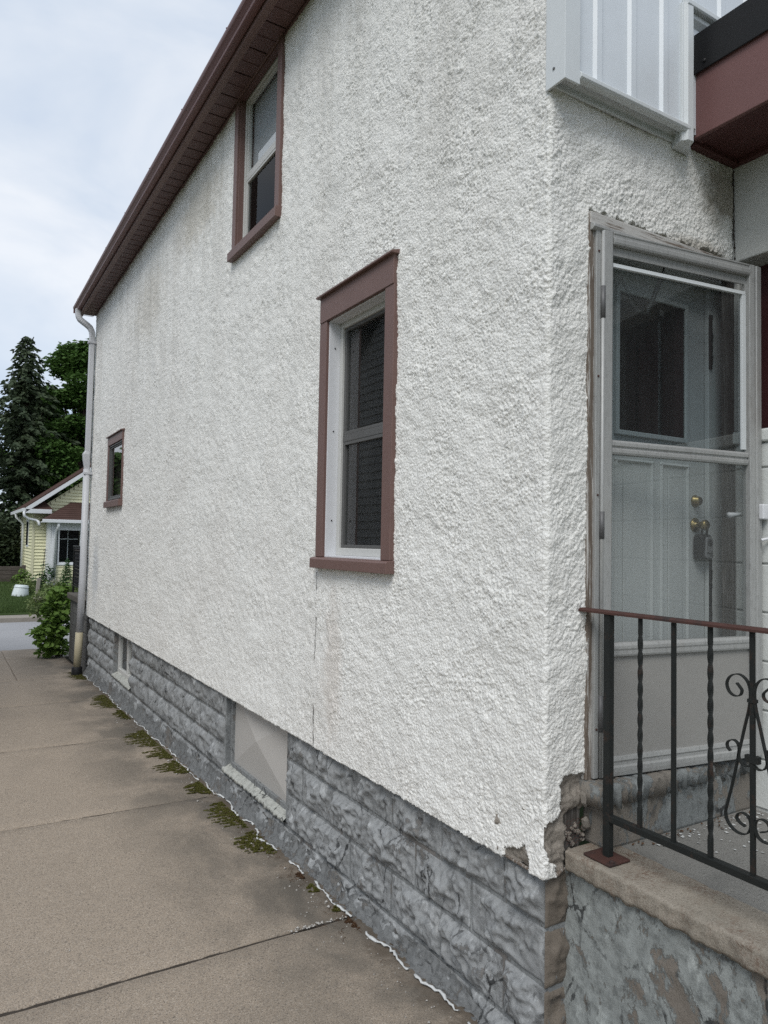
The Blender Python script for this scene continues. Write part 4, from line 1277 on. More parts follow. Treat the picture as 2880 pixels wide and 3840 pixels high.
MB().box(.2995, XW, -1.5, .02, .70, .7625).build('porch_floor', 'porchfloor', porch)
# flaking porch wall, real relief
yy = np.arange(-1.5, .036, .009); zz = np.arange(-.06, .70, .009)
Yq, Zq = np.meshgrid(yy, zz, indexing='ij')
xq = .128 + .003 * sample(NZ_BIG, .02, Yq + 8, Zq) - .0012 * sample(NZ_MID, .01, Yq + 8, Zq) - .0008 * sample(NZ_ROCK2, .008, Yq, Zq)
xq -= .03 * np.clip((.03 - Zq) / .09, 0, 1)
V = np.stack([xq, Yq, Zq], -1).reshape(-1, 3)
i = np.arange(Yq.size).reshape(Yq.shape)
Q = np.stack([i[:-1, :-1], i[:-1, 1:], i[1:, 1:], i[1:, :-1]], -1).reshape(-1, 4)
npmesh('porch_wall', V, Q, 'porchwall', porch)
MB().box(.17, XW, -1.48, .03, -.1, .70).build('porch_core', 'mortar', porch)
# step under the door
mb = MB(); mb.box(.225, XW, -.075, .04, .76, .925)
mb.build('step_riser', 'step', porch, bevel=.012)
xs = np.linspace(.185, XW, 90)
mb = MB()
vv = []
for k, x_ in enumerate(xs):
    j = .006 * float(sample(NZ_MID, .01, np.array([x_ * 3]), np.array([.5]))[0]); j2 = .006 * float(sample(NZ_MID, .01, np.array([x_ * 3]), np.array([1.5]))[0])
    crumble = .02 * max(0, (x_ - .75) / .34) * (1 + float(sample(NZ_ROCK2, .008, np.array([x_]), np.array([0.]))[0]))
    vv += [(x_, .05, .99), (x_, -.080 + j + crumble * 1.5, .988 + j * .5 - crumble * .6), (x_, -.092 + j + crumble * 1.6, .975 - crumble), (x_, -.090 + j2 + crumble, .918 + j2), (x_, -.06, .915), (x_, .05, .915)]
n_ = 6
fs_ = [(a * n_ + b, a * n_ + b + 1, (a + 1) * n_ + b + 1, (a + 1) * n_ + b) for a in range(len(xs) - 1) for b in range(n_ - 1)]
fs_.append(tuple(range(n_)))
mb.add(vv, fs_).build('step_tread', 'step', porch, True)
# rubble and mesh wire in the broken hollow beside the step
g = random.Random(21)
def rock(c, r_, mat, par, name='rubble'):
    mb = MB(); vs_ = []
    ico = [(0, 0, 1), (.89, 0, .45), (.28, .85, .45), (-.72, .53, .45), (-.72, -.53, .45), (.28, -.85, .45), (.72, .53, -.45), (-.28, .85, -.45), (-.89, 0, -.45), (-.28, -.85, -.45), (.72, -.53, -.45), (0, 0, -1)]
    f_ = [(0, 1, 2), (0, 2, 3), (0, 3, 4), (0, 4, 5), (0, 5, 1), (1, 6, 2), (2, 7, 3), (3, 8, 4), (4, 9, 5), (5, 10, 1), (2, 6, 7), (3, 7, 8), (4, 8, 9), (5, 9, 10), (1, 10, 6), (11, 7, 6), (11, 8, 7), (11, 9, 8), (11, 10, 9), (11, 6, 10)]
    for p in ico:
        s_ = g.uniform(.7, 1.2)
        vs_.append((c[0] + p[0] * r_[0] * s_, c[1] + p[1] * r_[1] * s_, c[2] + p[2] * r_[2] * s_))
    return mb.add(vs_, f_).build(name, mat, par, False, .002)
for k in range(26):
    x_ = g.uniform(.10, .215); z_ = g.uniform(.76, .86) - .02
    rock((x_, .022 + g.uniform(-.008, .012), z_), (g.uniform(.008, .018), .012, g.uniform(.006, .013)), 'basecoat', porch)
rock((.195, -.004, .93), (.022, .02, .035), 'step', porch, 'loose_stone'); rock((.198, -.006, .84), (.02, .016, .03), 'step', porch, 'loose_stone')
mb = MB()
for k in range(7):
    z_ = .775 + k * .013
    mb.tube([(.11 + .012 * j, .004 + .004 * ((j + k) % 2), z_ + .006 * ((j + k) % 2)) for j in range(8)], .0009, 4)
mb.build('mesh_wire', 'rust', porch)
# paint chips lying on the floor
mb = MB()
for k in range(80):
    x_, y_ = g.uniform(.42, 1.05), -.10 - abs(g.gauss(0, .10))
    a = g.uniform(0, 6.3); r_ = g.uniform(.003, .009)
    mb.add([(x_ + r_ * math.cos(a + t) * g.uniform(.6, 1.4), y_ + r_ * math.sin(a + t), .765 + g.uniform(0, .003)) for t in (0, 1.5, 3, 4.6)], [(0, 1, 2, 3)])
ch = mb.build('paint_chips', 'caulk', porch); ch['kind'] = 'stuff'
mb = MB()
for k in range(60):
    x_, y_ = g.uniform(.3, 1.05), -.085 - abs(g.gauss(0, .03))
    a = g.uniform(0, 6.3); r_ = g.uniform(.003, .01)
    mb.add([(x_ + r_ * math.cos(a + t) * g.uniform(.6, 1.4), y_ + .5 * r_ * math.sin(a + t), .765 + g.uniform(0, .008)) for t in (0, 1.5, 3, 4.6)], [(0, 1, 2, 3)])
ch = mb.build('dead_leaf_litter', 'deadmoss', porch); ch['kind'] = 'stuff'

# lock box hanging from the door knob
lb = thing('lock_box', 'grey and black key lock box hanging from the brass door knob', 'lock box', (.985, .065, 1.79))
def lbx(p): return (p[0] - .985, p[1] - .065, p[2] - 1.79)
MB().prism([(.945, 1.795), (.945, 1.875), (.955, 1.892), (1.012, 1.892), (1.022, 1.875), (1.022, 1.795), (1.012, 1.786), (.955, 1.786)], .058, .098).xf(lbx).build('case', 'blackplastic', lb, False, .006)
MB().prism([(.966, 1.797), (.970, 1.870), (.978, 1.882), (1.006, 1.882), (1.016, 1.868), (1.018, 1.797), (1.010, 1.790), (.972, 1.790)], .050, .060).xf(lbx).build('shield', 'greyplastic', lb, False, .003)
MB().prism([(.978, 1.846), (.980, 1.866), (.985, 1.871), (1.003, 1.871), (1.008, 1.864), (1.008, 1.846), (.993, 1.841)], .047, .052).xf(lbx).build('dial_window', 'blackplastic', lb, False, .002)
MB().tube([(.972, .075, 1.885), (.970, .070, 1.925), (.975, .066, 1.938), (.990, .066, 1.944), (1.003, .066, 1.936), (1.005, .070, 1.92), (1.003, .075, 1.885)], .005, 8).xf(lbx).build('shackle', 'blackplastic', lb, True)
def text_mesh(cv):
    tmp = bpy.data.objects.new('tmp_text', cv); COL.objects.link(tmp)
    dg = bpy.context.evaluated_depsgraph_get()
    me = bpy.data.meshes.new_from_object(tmp.evaluated_get(dg))
    bpy.data.objects.remove(tmp)
    me.materials.clear()
    return link('lettering', me, 'blackplastic', lb)
tcv = bpy.data.curves.new('lettering', 'FONT'); tcv.body = 'Master'; tcv.size = .0135; tcv.extrude = .0004; tcv.shear = .25
to = text_mesh(tcv)
to.location = (.972 - .985, .0488 - .065, 1.808 - 1.79); to.rotation_euler = (R(90), 0, 0); pass
tc2 = bpy.data.curves.new('lettering_small', 'FONT'); tc2.body = 'Lock'; tc2.size = .008; tc2.extrude = .0004
to = text_mesh(tc2)
to.location = (.995 - .985, .0488 - .065, 1.799 - 1.79); to.rotation_euler = (R(90), 0, 0); pass

# ================================================================== WROUGHT IRON RAILING ON THE SIDE PORCH
rail = thing('iron_railing', 'black wrought iron railing with twisted bars and scrolls on the side porch', 'railing', (.18, -.12, .763))
def rl(p): return (p[0] - .18, p[1] + .12, p[2] - .763)
RX = .18
def rb(mb, name, mat, smooth=False, bevel=0): return mb.xf(rl).build(name, mat, rail, smooth, bevel)
YN = -1.40
rb(MB().prism([(RX - .019, 1.597), (RX - .019, 1.604), (RX - .012, 1.610), (RX + .012, 1.610), (RX + .019, 1.604), (RX + .019, 1.597)], YN, .004), 'top_rail', 'rust')
rb(MB().box(RX - .0125, RX + .0125, YN, -.125, .892, .914), 'bottom_rail', 'iron', False, .002)
rb(MB().box(RX - .013, RX + .013, -.135, -.109, .768, 1.597), 'newel_post', 'iron', False, .002)
mb = MB(); mb.box(RX - .055, RX + .045, -.180, -.062, .765, .773)
pl = rb(mb, 'base_plate', 'rust', False, .002)
for (a, b) in ((-.045, -.17), (.035, -.075)):
    rb(MB().lathe([(.009, 0), (.009, .006), (.003, .009)], (RX + a + .01, b, .773), 'z', 6), 'bolt', 'rust')
rb(MB().box(RX - .016, RX + .016, YN - .03, YN + .005, .768, 1.597), 'newel_post', 'iron', False, .002)
def twist(y):
    w = .0062
    mb = MB(); vs_, fs_ = [], []
    zz = np.linspace(.913, 1.598, 130)
    for k, z_ in enumerate(zz):
        t = np.clip((z_ - .965) / (1.545 - .965), 0, 1)
        a = t * math.pi * 2 * 2.9
        for q in range(4):
            b = a + math.pi / 4 + q * math.pi / 2
            vs_.append((RX + w * 1.414 * math.cos(b), y + w * 1.414 * math.sin(b), z_))
    for k in range(len(zz) - 1):
        for q in range(4): fs_.append((k * 4 + q, k * 4 + (q + 1) % 4, (k + 1) * 4 + (q + 1) % 4, (k + 1) * 4 + q))
    rb(mb.add(vs_, fs_), 'twisted_baluster', 'iron')
def plain(y): rb(MB().box(RX - .0062, RX + .0062, y - .0062, y + .0062, .913, 1.598), 'baluster', 'iron', False, .001)
for k, y_ in enumerate([-.255, -.384, -.512, -.645, -.775, -.905, -1.035, -1.165, -1.29]):
    (twist if k in (0, 2, 4, 6, 8) else plain)(y_)
# scrollwork round the plain bar at y=-.645
def smooth_path(P, n=6):
    P = [Vector((0, p[0], p[1])) for p in P]
    out = []
    for k in range(len(P) - 1):
        p0, p1, p2, p3 = P[max(k - 1, 0)], P[k], P[k + 1], P[min(k + 2, len(P) - 1)]
        for j in range(n):
            t = j / n
            out.append(.5 * ((2 * p1) + (p2 - p0) * t + (2 * p0 - 5 * p1 + 4 * p2 - p3) * t * t + (3 * p1 - p0 - 3 * p2 + p3) * t ** 3))
    out.append(P[-1])
    return out
YS = -.645
upper = [(-.597, 1.443), (-.606, 1.434), (-.613, 1.424), (-.609, 1.411), (-.597, 1.405), (-.583, 1.407), (-.571, 1.418), (-.566, 1.436), (-.572, 1.453), (-.586, 1.465), (-.605, 1.469), (-.621, 1.462), (-.632, 1.449), (-.638, 1.430), (-.6385, 1.407), (-.633, 1.37), (-.622, 1.325), (-.612, 1.282), (-.604, 1.248), (-.603, 1.231), (-.609, 1.219), (-.620, 1.212), (-.632, 1.213), (-.6385, 1.219)]
lower = [(-.577, 1.243), (-.568, 1.252), (-.567, 1.264), (-.575, 1.273), (-.588, 1.277), (-.599, 1.271), (-.604, 1.257), (-.601, 1.232), (-.592, 1.19), (-.579, 1.135), (-.567, 1.09), (-.561, 1.062), (-.566, 1.042), (-.578, 1.027), (-.595, 1.018), (-.615, 1.017), (-.630, 1.025), (-.638, 1.043), (-.637, 1.062), (-.627, 1.074), (-.612, 1.077), (-.600, 1.070), (-.596, 1.058), (-.603, 1.049), (-.613, 1.044), (-.622, 1.041)]
def flatbar(P, mirror):
    Q_ = [(2 * YS - a, b) if mirror else (a, b) for a, b in P]
    pts = [(RX, p.y, p.z) for p in smooth_path(Q_)]
    mb = MB().tube(pts, 1.0, prof=[(.0062, .0016), (.0062, -.0016), (-.0062, -.0016), (-.0062, .0016)], up=(1, 0, 0))
    rb(mb, 'scroll', 'iron')
for m_ in (False, True):
    flatbar(upper, m_); flatbar(lower, m_)
rb(MB().box(RX - .008, RX + .008, YS - .012, YS + .012, 1.395, 1.405), 'scroll_collar', 'iron')
rb(MB().box(RX - .008, RX + .008, YS - .020, YS + .020, 1.226, 1.246), 'scroll_collar', 'iron')

# ================================================================== moss, grit and litter along the foot of the wall
def onground(px, py):
    d = np.array([(px - 1440) / 2709.85, -(py - 1920) / 2709.85, 1.0])
    w = rt * d[0] + up * d[1] + fw * d[2]
    t = (.012 - .0195 * CAM[1] - CAM[2]) / (w.z + .0195 * w.y)
    return CAM[0] + t * w.x, CAM[1] + t * w.y
def moss_patch(y0, y1, reach, label, mat='moss', dens=1.0):
    g = np.random.default_rng(int(y0 * 977))
    n_ = int(9000 * (y1 - y0) * reach / .06 * dens * .55) + 150
    n_ = min(int(n_ * 1.7), 9000)
    yy = g.uniform(y0, y1, n_ * 2); xx = -.045 - reach * g.beta(1, 1.25, n_ * 2)
    t = (yy - y0) / (y1 - y0)
    lim = reach * np.sqrt(np.clip(np.sin(t * math.pi), 0, 1)) * (.75 + .25 * sample(NZ_MID, .01, yy * 2, yy * 0))
    lump = sample(NZ_ROCK2, .008, xx + 5, yy)
    ok = (-.045 - xx < lim) & (lump > -.75)
    xx, yy, lump = xx[ok][:n_], yy[ok][:n_], lump[ok][:n_]
    n_ = len(xx)
    hgt = .003 + .006 * np.clip(lump + .4, 0, 2) * np.clip(1 - (-.045 - xx) / (reach + 1e-6), .2, 1)
    base = np.stack([xx, yy, gz(yy) + .001 + hgt * g.uniform(.0, .8, n_)], -1)
    a = g.uniform(0, 2 * math.pi, n_); w_ = g.uniform(.0015, .0036, n_); l_ = g.uniform(.004, .008, n_)
    side = np.stack([np.cos(a) * w_, np.sin(a) * w_, 0 * a], -1)
    tip = np.stack([np.cos(a + 1.5) * l_ * .5, np.sin(a + 1.5) * l_ * .5, l_ * .8], -1)
    V = np.concatenate([base - side, base + side, base + tip])
    Q = np.stack([np.arange(n_), np.arange(n_) + n_, np.arange(n_) + 2 * n_], -1)
    o = npmesh('moss_patch', V, Q, mat, None, False)
    return tag(o, label, 'moss', 'moss tufts along the foot of the wall')
moss_patch(9.0, 9.9, .22, 'green moss patch round the black downspout boot')
moss_patch(6.85, 7.75, .26, 'long moss patch near the small basement window')
moss_patch(6.2, 6.75, .13, 'small moss patch between two longer ones past the basement window')
moss_patch(4.95, 5.65, .26, 'wide moss patch ending at a driveway joint, middle of the wall')
moss_patch(4.50, 4.92, .20, 'short moss tuft just before the middle driveway joint')
moss_patch(4.02, 4.42, .24, 'rounded moss tuft lying between joint and boarded opening')
moss_patch(3.42, 3.76, .17, 'isolated moss tuft at the far end of the boarded opening')
moss_patch(2.66, 3.22, .19, 'moss patch below the sill of the boarded opening')
moss_patch(2.18, 2.58, .22, 'ragged moss patch at the near end of the boarded opening', dens=.8)
moss_patch(1.62, 1.72, .07, 'tiny moss tuft by the torn caulk, close to the near joint')
moss_patch(1.38, 1.44, .04, 'least moss tuft just beyond the nearest driveway joint')
moss_patch(1.80, 1.88, .05, 'brown dead moss scrap beside the caulk line', 'deadmoss')
moss_patch(1.18, 1.30, .05, 'brown dead moss scrap in the nearest driveway joint', 'deadmoss')
# loose grit
g = random.Random(33)
mb = MB()
def grit(x_, y_, r_):
    z_ = gz(y_) + r_ * .4
    p = [(x_ + r_ * g.uniform(.6, 1.2), y_, z_), (x_ - r_ * g.uniform(.6, 1.2), y_ + r_ * .2, z_), (x_, y_ + r_ * g.uniform(.6, 1.2), z_), (x_, y_ - r_ * g.uniform(.6, 1.2), z_), (x_ + r_ * .1, y_, z_ + r_ * g.uniform(.5, .9)), (x_, y_, z_ - r_ * .6)]
    mb.add(p, [(0, 2, 4), (2, 1, 4), (1, 3, 4), (3, 0, 4), (2, 0, 5), (1, 2, 5), (3, 1, 5), (0, 3, 5)])
for k in range(420):
    y_ = g.uniform(.3, 6.5)
    grit(-.05 - abs(g.gauss(0, .09)), y_, abs(g.gauss(.0, .0032)) + .0012)
for k in range(60):
    grit(g.uniform(-.35, -.05), 1.322 + g.gauss(0, .008), abs(g.gauss(0, .004)) + .002)
for k in range(60):
    grit(g.uniform(-1.9, -.2), g.uniform(.2, 5), abs(g.gauss(0, .0022)) + .001)
o = mb.build('grit', 'pebble'); tag(o, 'pale loose grit and paint flakes scattered on the driveway', 'grit', None, 'stuff')
mb = MB()
for k in range(90):
    y_ = g.choice([g.uniform(1.15, 1.45), g.uniform(1.7, 2.0), g.uniform(2.1, 3.3), g.uniform(.5, 6)])
    x_ = -.05 - abs(g.gauss(0, .05)); a = g.uniform(0, 6.3); l_ = g.uniform(.012, .045)
    mb.tube([(x_, y_, gz(y_) + .004), (x_ + l_ * .5 * math.cos(a), y_ + l_ * .5 * math.sin(a), gz(y_) + .008 + g.uniform(0, .006)), (x_ + l_ * math.cos(a + .3), y_ + l_ * math.sin(a + .3), gz(y_) + .005)], .0009, 4)
o = mb.build('dry_twigs', 'deadmoss'); tag(o, 'dry twigs and stalks lying along the caulk line', 'twigs', None, 'stuff')

# ================================================================== FRONT PORCH AT THE FAR END
fp = thing('front_porch', 'dark sooty concrete block porch beyond the far house corner', 'porch')
mb = MB(); mb.box(.055, 3.2, 9.62, 11.38, -.4, .79); mb.build('porch_core', 'farblock', fp)
rowi = 0; zc = -.22
while zc < .79:
    z1_ = min(zc + .2, .795)
    yq = 9.63
    edges = [9.63, 9.83 if rowi % 2 else 10.03]
    while edges[-1] < 11.38: edges.append(min(edges[-1] + .4, 11.40))
    for a, b in zip(edges[:-1], edges[1:]):
        if b - a > .03: MB().box(.028, .056, a + .005, b - .005, zc + .005, z1_ - .005).build('block', 'farblock', fp, bevel=.006)
    xe = .03
    while xe < 2.4:
        MB().box(xe + .005, xe + .395, 11.38, 11.405, zc + .005, z1_ - .005).build('block', 'farblock', fp, bevel=.006); xe += .4
    zc += .2; rowi += 1
MB().box(-.025, 3.2, 9.66, 11.45, .797, .895).build('porch_cap', 'farcap', fp, bevel=.015)
fr_ = thing('porch_railing', 'black iron railing standing on the dark front porch', 'railing', (.06, 10.5, .895))
def fl(p): return (p[0] - .06, p[1] - 10.5, p[2] - .895)
def fb(mb, name, bevel=0): return mb.xf(fl).build(name, 'blackiron', fr_, False, bevel)
fb(MB().box(.038, .082, 9.7, 11.42, 1.665, 1.69), 'top_rail', .004)
fb(MB().box(.048, .072, 9.7, 11.40, 1.005, 1.025), 'bottom_rail')
for y_ in (11.385, 9.72): fb(MB().box(.045, .075, y_ - .015, y_ + .015, .897, 1.665), 'post')
q = 11.28
while q > 9.8:
    w = .008; vs_, fs_ = [], []
    zz = np.linspace(1.025, 1.665, 36)
    for k, z_ in enumerate(zz):
        a = 2 * math.pi * 2.5 * k / 35
        ww = w * (1.0 + (1.1 if abs(k - 33) < 2 else 0))
        for c in range(4): vs_.append((.06 + ww * 1.4 * math.cos(a + c * math.pi / 2), q + ww * 1.4 * math.sin(a + c * math.pi / 2), z_))
    for k in range(35):
        for c in range(4): fs_.append((k * 4 + c, k * 4 + (c + 1) % 4, (k + 1) * 4 + (c + 1) % 4, (k + 1) * 4 + c))
    fb(MB().add(vs_, fs_), 'baluster'); q -= .125

# ================================================================== plants
def leaf_cloud(name, centers, radii, n_, size, mat, parent, seed, droop=.3, flat=1.0, shape='quad'):
    g = np.random.default_rng(seed)
    C_ = np.array(centers); Rr = np.array(radii, float)
    if Rr.ndim == 1: Rr = np.stack([Rr, Rr, Rr], -1)
    w_ = (Rr.prod(1)) ** .67; w_ = w_ / w_.sum()
    idx = g.choice(len(C_), n_, p=w_)
    d = g.standard_normal((n_, 3)); d /= np.linalg.norm(d, axis=1)[:, None]
    r_ = g.uniform(.35, 1.0, n_) ** .6
    P = C_[idx] + d * Rr[idx] * r_[:, None] * g.uniform(.85, 1.18, (n_, 1))
    a = g.uniform(0, 2 * math.pi, n_)
    t = np.stack([np.cos(a), np.sin(a), g.uniform(-.9, .35, n_) * (droop + .4)], -1); t /= np.linalg.norm(t, axis=1)[:, None]
    nz = np.stack([g.normal(0, .5, n_), g.normal(0, .5, n_), np.ones(n_)], -1)
    b = np.cross(t, nz); b /= np.linalg.norm(b, axis=1)[:, None]
    s_ = size * g.uniform(.6, 1.35, n_)[:, None]
    nn = np.cross(b, t)
    if shape == 'quad':
        V = np.stack([P, P + (t * .5 + b * .36) * s_, P + t * s_ - nn * s_ * .12, P + (t * .5 - b * .36) * s_], 1).reshape(-1, 3)
        Q = np.arange(n_ * 4).reshape(-1, 4)
    else:   # lobed leaf folded along its midrib
        pr = [(0, 0, 0), (.22, .30, .02), (.30, .52, -.02), (.50, .34, .03), (.66, .46, -.03), (1.0, 0, -.10), (.66, -.46, -.03), (.50, -.34, .03), (.30, -.52, -.02), (.22, -.30, .02)]
        V = np.stack([P + (t * p[0] + b * p[1] + nn * p[2]) * s_ for p in pr], 1).reshape(-1, 3)
        k = len(pr)
        Q = np.concatenate([np.arange(n_)[:, None] * k + np.array(q)[None] for q in ([0, 1, 2, 3], [0, 3, 4, 5], [0, 5, 6, 7], [0, 7, 8, 9])])
    return npmesh(name, V, Q, mat, parent, False)

# leafy shrub leaning out from the porch wall
sh = thing('leafy_shrub', 'bushy green shrub with big lobed leaves against the dark porch wall', 'shrub', (-.08, 11.75, -.23))
def shl(cs): return [(c[0] + .08, c[1] - 11.75, c[2] + .23) for c in cs]
cs = [(-.16, 11.75, .86), (-.05, 11.7, .62), (-.22, 11.6, .42), (-.34, 11.55, .25), (-.14, 11.6, .18), (-.10, 11.6, -.02), (-.36, 11.5, .06), (-.28, 11.55, -.08), (-.05, 11.75, .35), (-.46, 11.5, .22), (-.30, 11.7, .64), (-.02, 11.8, .95)]
rs = [(.16, .2, .12), (.18, .2, .2), (.17, .18, .15), (.15, .18, .12), (.18, .18, .17), (.18, .16, .14), (.12, .15, .10), (.16, .15, .09), (.18, .2, .2), (.10, .12, .07), (.13, .16, .12), (.10, .12, .08)]
leaf_cloud('crown', shl(cs), rs, 1350, .085, 'shrubleaf', sh, 41, .9, shape='lobed')
mb = MB()
g = random.Random(3)
for k, c in enumerate(cs):
    mb.tube(shl([(-.08 + g.uniform(-.05, .05), 11.72, -.22), ((c[0] - .08) / 2, 11.7, (c[2] - .1) * .55), c]), [.009, .006, .003], 5)
mb.build('stem', 'bark', sh)
# flowering bush across the street edge of the porch, behind the shrub
hb = thing('flowering_bush', 'pale flowering bush above the leafy shrub, in front of the yellow house', 'bush', (-.10, 12.45, -.25))
cs = [(-.02, 0, 1.18), (.16, .1, 1.1), (.02, -.1, .95), (.25, 0, .95), (-.22, .05, .98), (-.30, .1, .80), (.1, 0, .75), (.38, 0, 1.2), (-.1, .1, .6)]
leaf_cloud('crown', cs, [(.18, .2, .15)] * 9, 900, .075, 'shrubpale', hb, 42, .6)
leaf_cloud('blossom', [(-.02, -.15, 1.30), (.2, -.1, 1.22), (.33, 0, 1.30), (-.28, -.1, .98)], [(.07, .07, .05)] * 4, 260, .028, 'bloom', hb, 43, .2)
mb = MB()
for c in cs: mb.tube([(.05, 0, 0), (c[0] * .5, 0, c[2] * .5), c], [.01, .007, .003], 5)
mb.build('stem', 'bark', hb)

# lawn across the street
g = np.random.default_rng(8)
n_ = 26000
xx = g.uniform(-3.2, 3.4, n_); yy = 19.22 + (g.uniform(0, 1, n_) ** 1.4) * 7.5
zz = ground_h(xx, yy); zz = -.17 + .45 * np.clip((yy - 19.3) / 7, 0, 1)
hh = g.uniform(.03, .10, n_) * np.where(yy < 20.4, 1.6, 1.0); a = g.uniform(0, 6.28, n_)
B = np.stack([xx, yy, zz - .02], -1)
sd_ = np.stack([np.cos(a) * .009, np.sin(a) * .009, 0 * a], -1); tp = np.stack([np.cos(a * 3) * hh * .45, np.sin(a * 3) * hh * .45, hh + .02], -1)
o = npmesh('lawn_grass', np.concatenate([B - sd_, B + sd_, B + tp]), np.stack([np.arange(n_), np.arange(n_) + n_, np.arange(n_) + 2 * n_], -1), 'grass', None, False)
tag(o, 'green lawn grass across the street', 'grass', None, 'stuff')
leafy = [(1.00, 24.4, .30, .30, .62, 'tall dark leafy plant at the yellow house corner', 'darkleaf'), (.30, 23.2, .15, .32, .42, 'low grey green weeds around the white bucket', 'shrubpale'),
         (.55, 20.8, -.02, .40, .35, 'white speckled weeds on the far kerb edge', 'shrubpale'), (.42, 25.6, .35, .26, .42, 'feathery green plant by the timber fence end', 'shrubleaf'), (.95, 22.0, .05, .4, .5, 'pale hydrangea plant in the yellow house garden', 'shrubpale')]
for (x_, y_, z_, r_, h_, lab, mt) in leafy:
    p_ = thing('garden_plant', lab, 'plant', (x_, y_, z_ - .15), 'garden plants across the street')
    leaf_cloud('foliage', [(0, 0, h_ * .45), (.12, 0, h_ * .7), (-.14, .1, h_ * .5), (.02, -.05, h_ * .95)], [(r_ * .7, r_ * .7, h_ * .35)] * 4, 420, .075, mt, p_, int(x_ * 100 + y_), .5)
    mb = MB()
    for k in range(5): mb.tube([(0, 0, 0), (.08 * math.cos(k * 1.3), .08 * math.sin(k * 1.3), h_ * .8)], [.008, .004], 5)
    mb.build('stem', 'bark', p_)
cp = thing('cone_spruce', 'small cone shaped dwarf spruce under the yellow house window', 'spruce', (1.62, 24.0, .15))
leaf_cloud('crown', [(0, 0, .12 + .09 * k) for k in range(10)], [(.27 * (1 - k / 10.5), .27 * (1 - k / 10.5), .09) for k in range(10)], 1900, .05, 'darkleaf', cp, 51, .3)
MB().tube([(0, 0, -.1), (0, 0, .3)], .03, 8).build('trunk', 'bark', cp)
gs = thing('garden_stake', 'thin black iron garden stake with crossbars beside the yellow house', 'stake', (.78, 23.4, .1))
mb = MB().tube([(0, 0, 0), (.10, 0, 1.35)], .010, 6)
for k in range(7): mb.tube([(-.06 + .055 + .007 * k, 0, .75 + .09 * k), (.07 + .055 + .007 * k, 0, .77 + .09 * k)], .006, 5)
mb.build('rod', 'blackiron', gs)

# ================================================================== bucket, fence
bk = thing('white_bucket', 'upturned white plastic bucket standing on the lawn', 'bucket', (.14, 22.6, -.02))
MB().lathe([(.245, 0), (.240, .05), (.185, .36), (.18, .37), (.16, .375), (.02, .375)], (0, 0, 0), 'z', 28).xf(lambda p: (p[0] + p[2] * .12, p[1], p[2] - p[0] * .10)).build('shell', 'bucket', bk, True)
MB().lathe([(.200, .300), (.207, .305), (.207, .325), (.198, .33)], (0, 0, 0), 'z', 28).xf(lambda p: (p[0] + p[2] * .12, p[1], p[2] - p[0] * .10)).build('rim', 'bucket', bk, True)
fn = thing('timber_fence', 'low dark weathered timber fence beside the yellow house', 'fence', (0, 26.0, .1))
for k in range(5):
    MB().box(-5.5, .53, 26.02 - 26, 26.07 - 26, .05 + k * .150 - .1, .05 + k * .150 + .143 - .1).build('plank', 'fence', fn, False, .008)
for x_ in (.50, -1.4, -3.3, -5.2): MB().box(x_ - .06, x_ + .06, -.06, .02, -.2, .74).build('post', 'fence', fn, False, .01)
gpst = thing('garden_post', 'short grey wooden post leaning near the white bucket', 'post', (.58, 22.4, -.05))
MB().box(-.05, .05, -.05, .05, 0, .62).xf(lambda p: (p[0] + .08 * p[2], p[1], p[2])).build('shaft', 'kerb', gpst, False, .01)

# ================================================================== YELLOW HOUSE ACROSS THE STREET
yh = thing('yellow_house', 'pale yellow clapboard house with brown roof across the street', 'house', (.75, 26.0, .1))
OX, OY, OZ = .75, 26.0, .1
def yl(p): return (p[0] - OX, p[1] - OY, p[2] - OZ)
def yb(mb, name, mat, par=None, bevel=0, smooth=False): return mb.xf(yl).build(name, mat, par or yh, smooth, bevel)
EAVE, RISE, WID = 2.80, .745, 6.4
fw_ = yb(MB().box(.78, .75 + WID, 26.02, 26.2, .0, EAVE), 'front_wall', 'yellow')
sw_ = yb(MB().box(.77, .95, 26.05, 31.0, .0, EAVE), 'side_wall', 'yellow')
LAP = .112
z_ = .28
while z_ < EAVE + 2.0:
    x0, x1 = .78, .75 + WID
    if z_ > EAVE - .05:
        cut = (z_ - EAVE + .05 + LAP) / RISE + .06
        x0 += cut; x1 -= cut
    x1 = min(x1, 5.2)
    if x0 < x1: yb(MB().prism([(26.02, z_), (25.970, z_ + .004), (26.008, z_ + LAP + .004), (26.02, z_ + LAP + .004)], x0, x1, 'x'), 'clapboard', 'yellow', fw_)
    z_ += LAP
z_ = .28
while z_ < EAVE - .02:
    yb(MB().prism([(.77, z_), (.725, z_ + .004), (.758, z_ + LAP + .004), (.77, z_ + LAP + .004)], 26.02, 31.0, 'y'), 'clapboard', 'yellow', sw_)
    z_ += LAP
yb(MB().prism([(.76, EAVE - .1), (.75 + WID / 2, EAVE + RISE * WID / 2 - .1), (.75 + WID, EAVE - .1)], 26.05, 26.2, 'y'), 'gable_backing', 'yellow')
yb(MB().box(.715, .80, 25.965, 26.05, .1, EAVE), 'corner_post', 'yellowtrim', bevel=.01)
yr = yb(MB().prism([(.46, EAVE - .02), (.75 + WID / 2, EAVE + RISE * (WID / 2 + .29) + .02), (.75 + WID + .29, EAVE - .02), (.75 + WID + .29, EAVE + .05), (.75 + WID / 2, EAVE + RISE * (WID / 2 + .29) + .11), (.46, EAVE + .06)], 25.62, 31.2), 'roof', 'shingle')
yb(MB().prism([(.46, EAVE - .14), (.75 + WID / 2, EAVE + RISE * (WID / 2 + .29) - .13), (.75 + WID / 2, EAVE + RISE * (WID / 2 + .29) + .02), (.46, EAVE + .02)], 25.60, 25.66), 'bargeboard', 'white', yr)
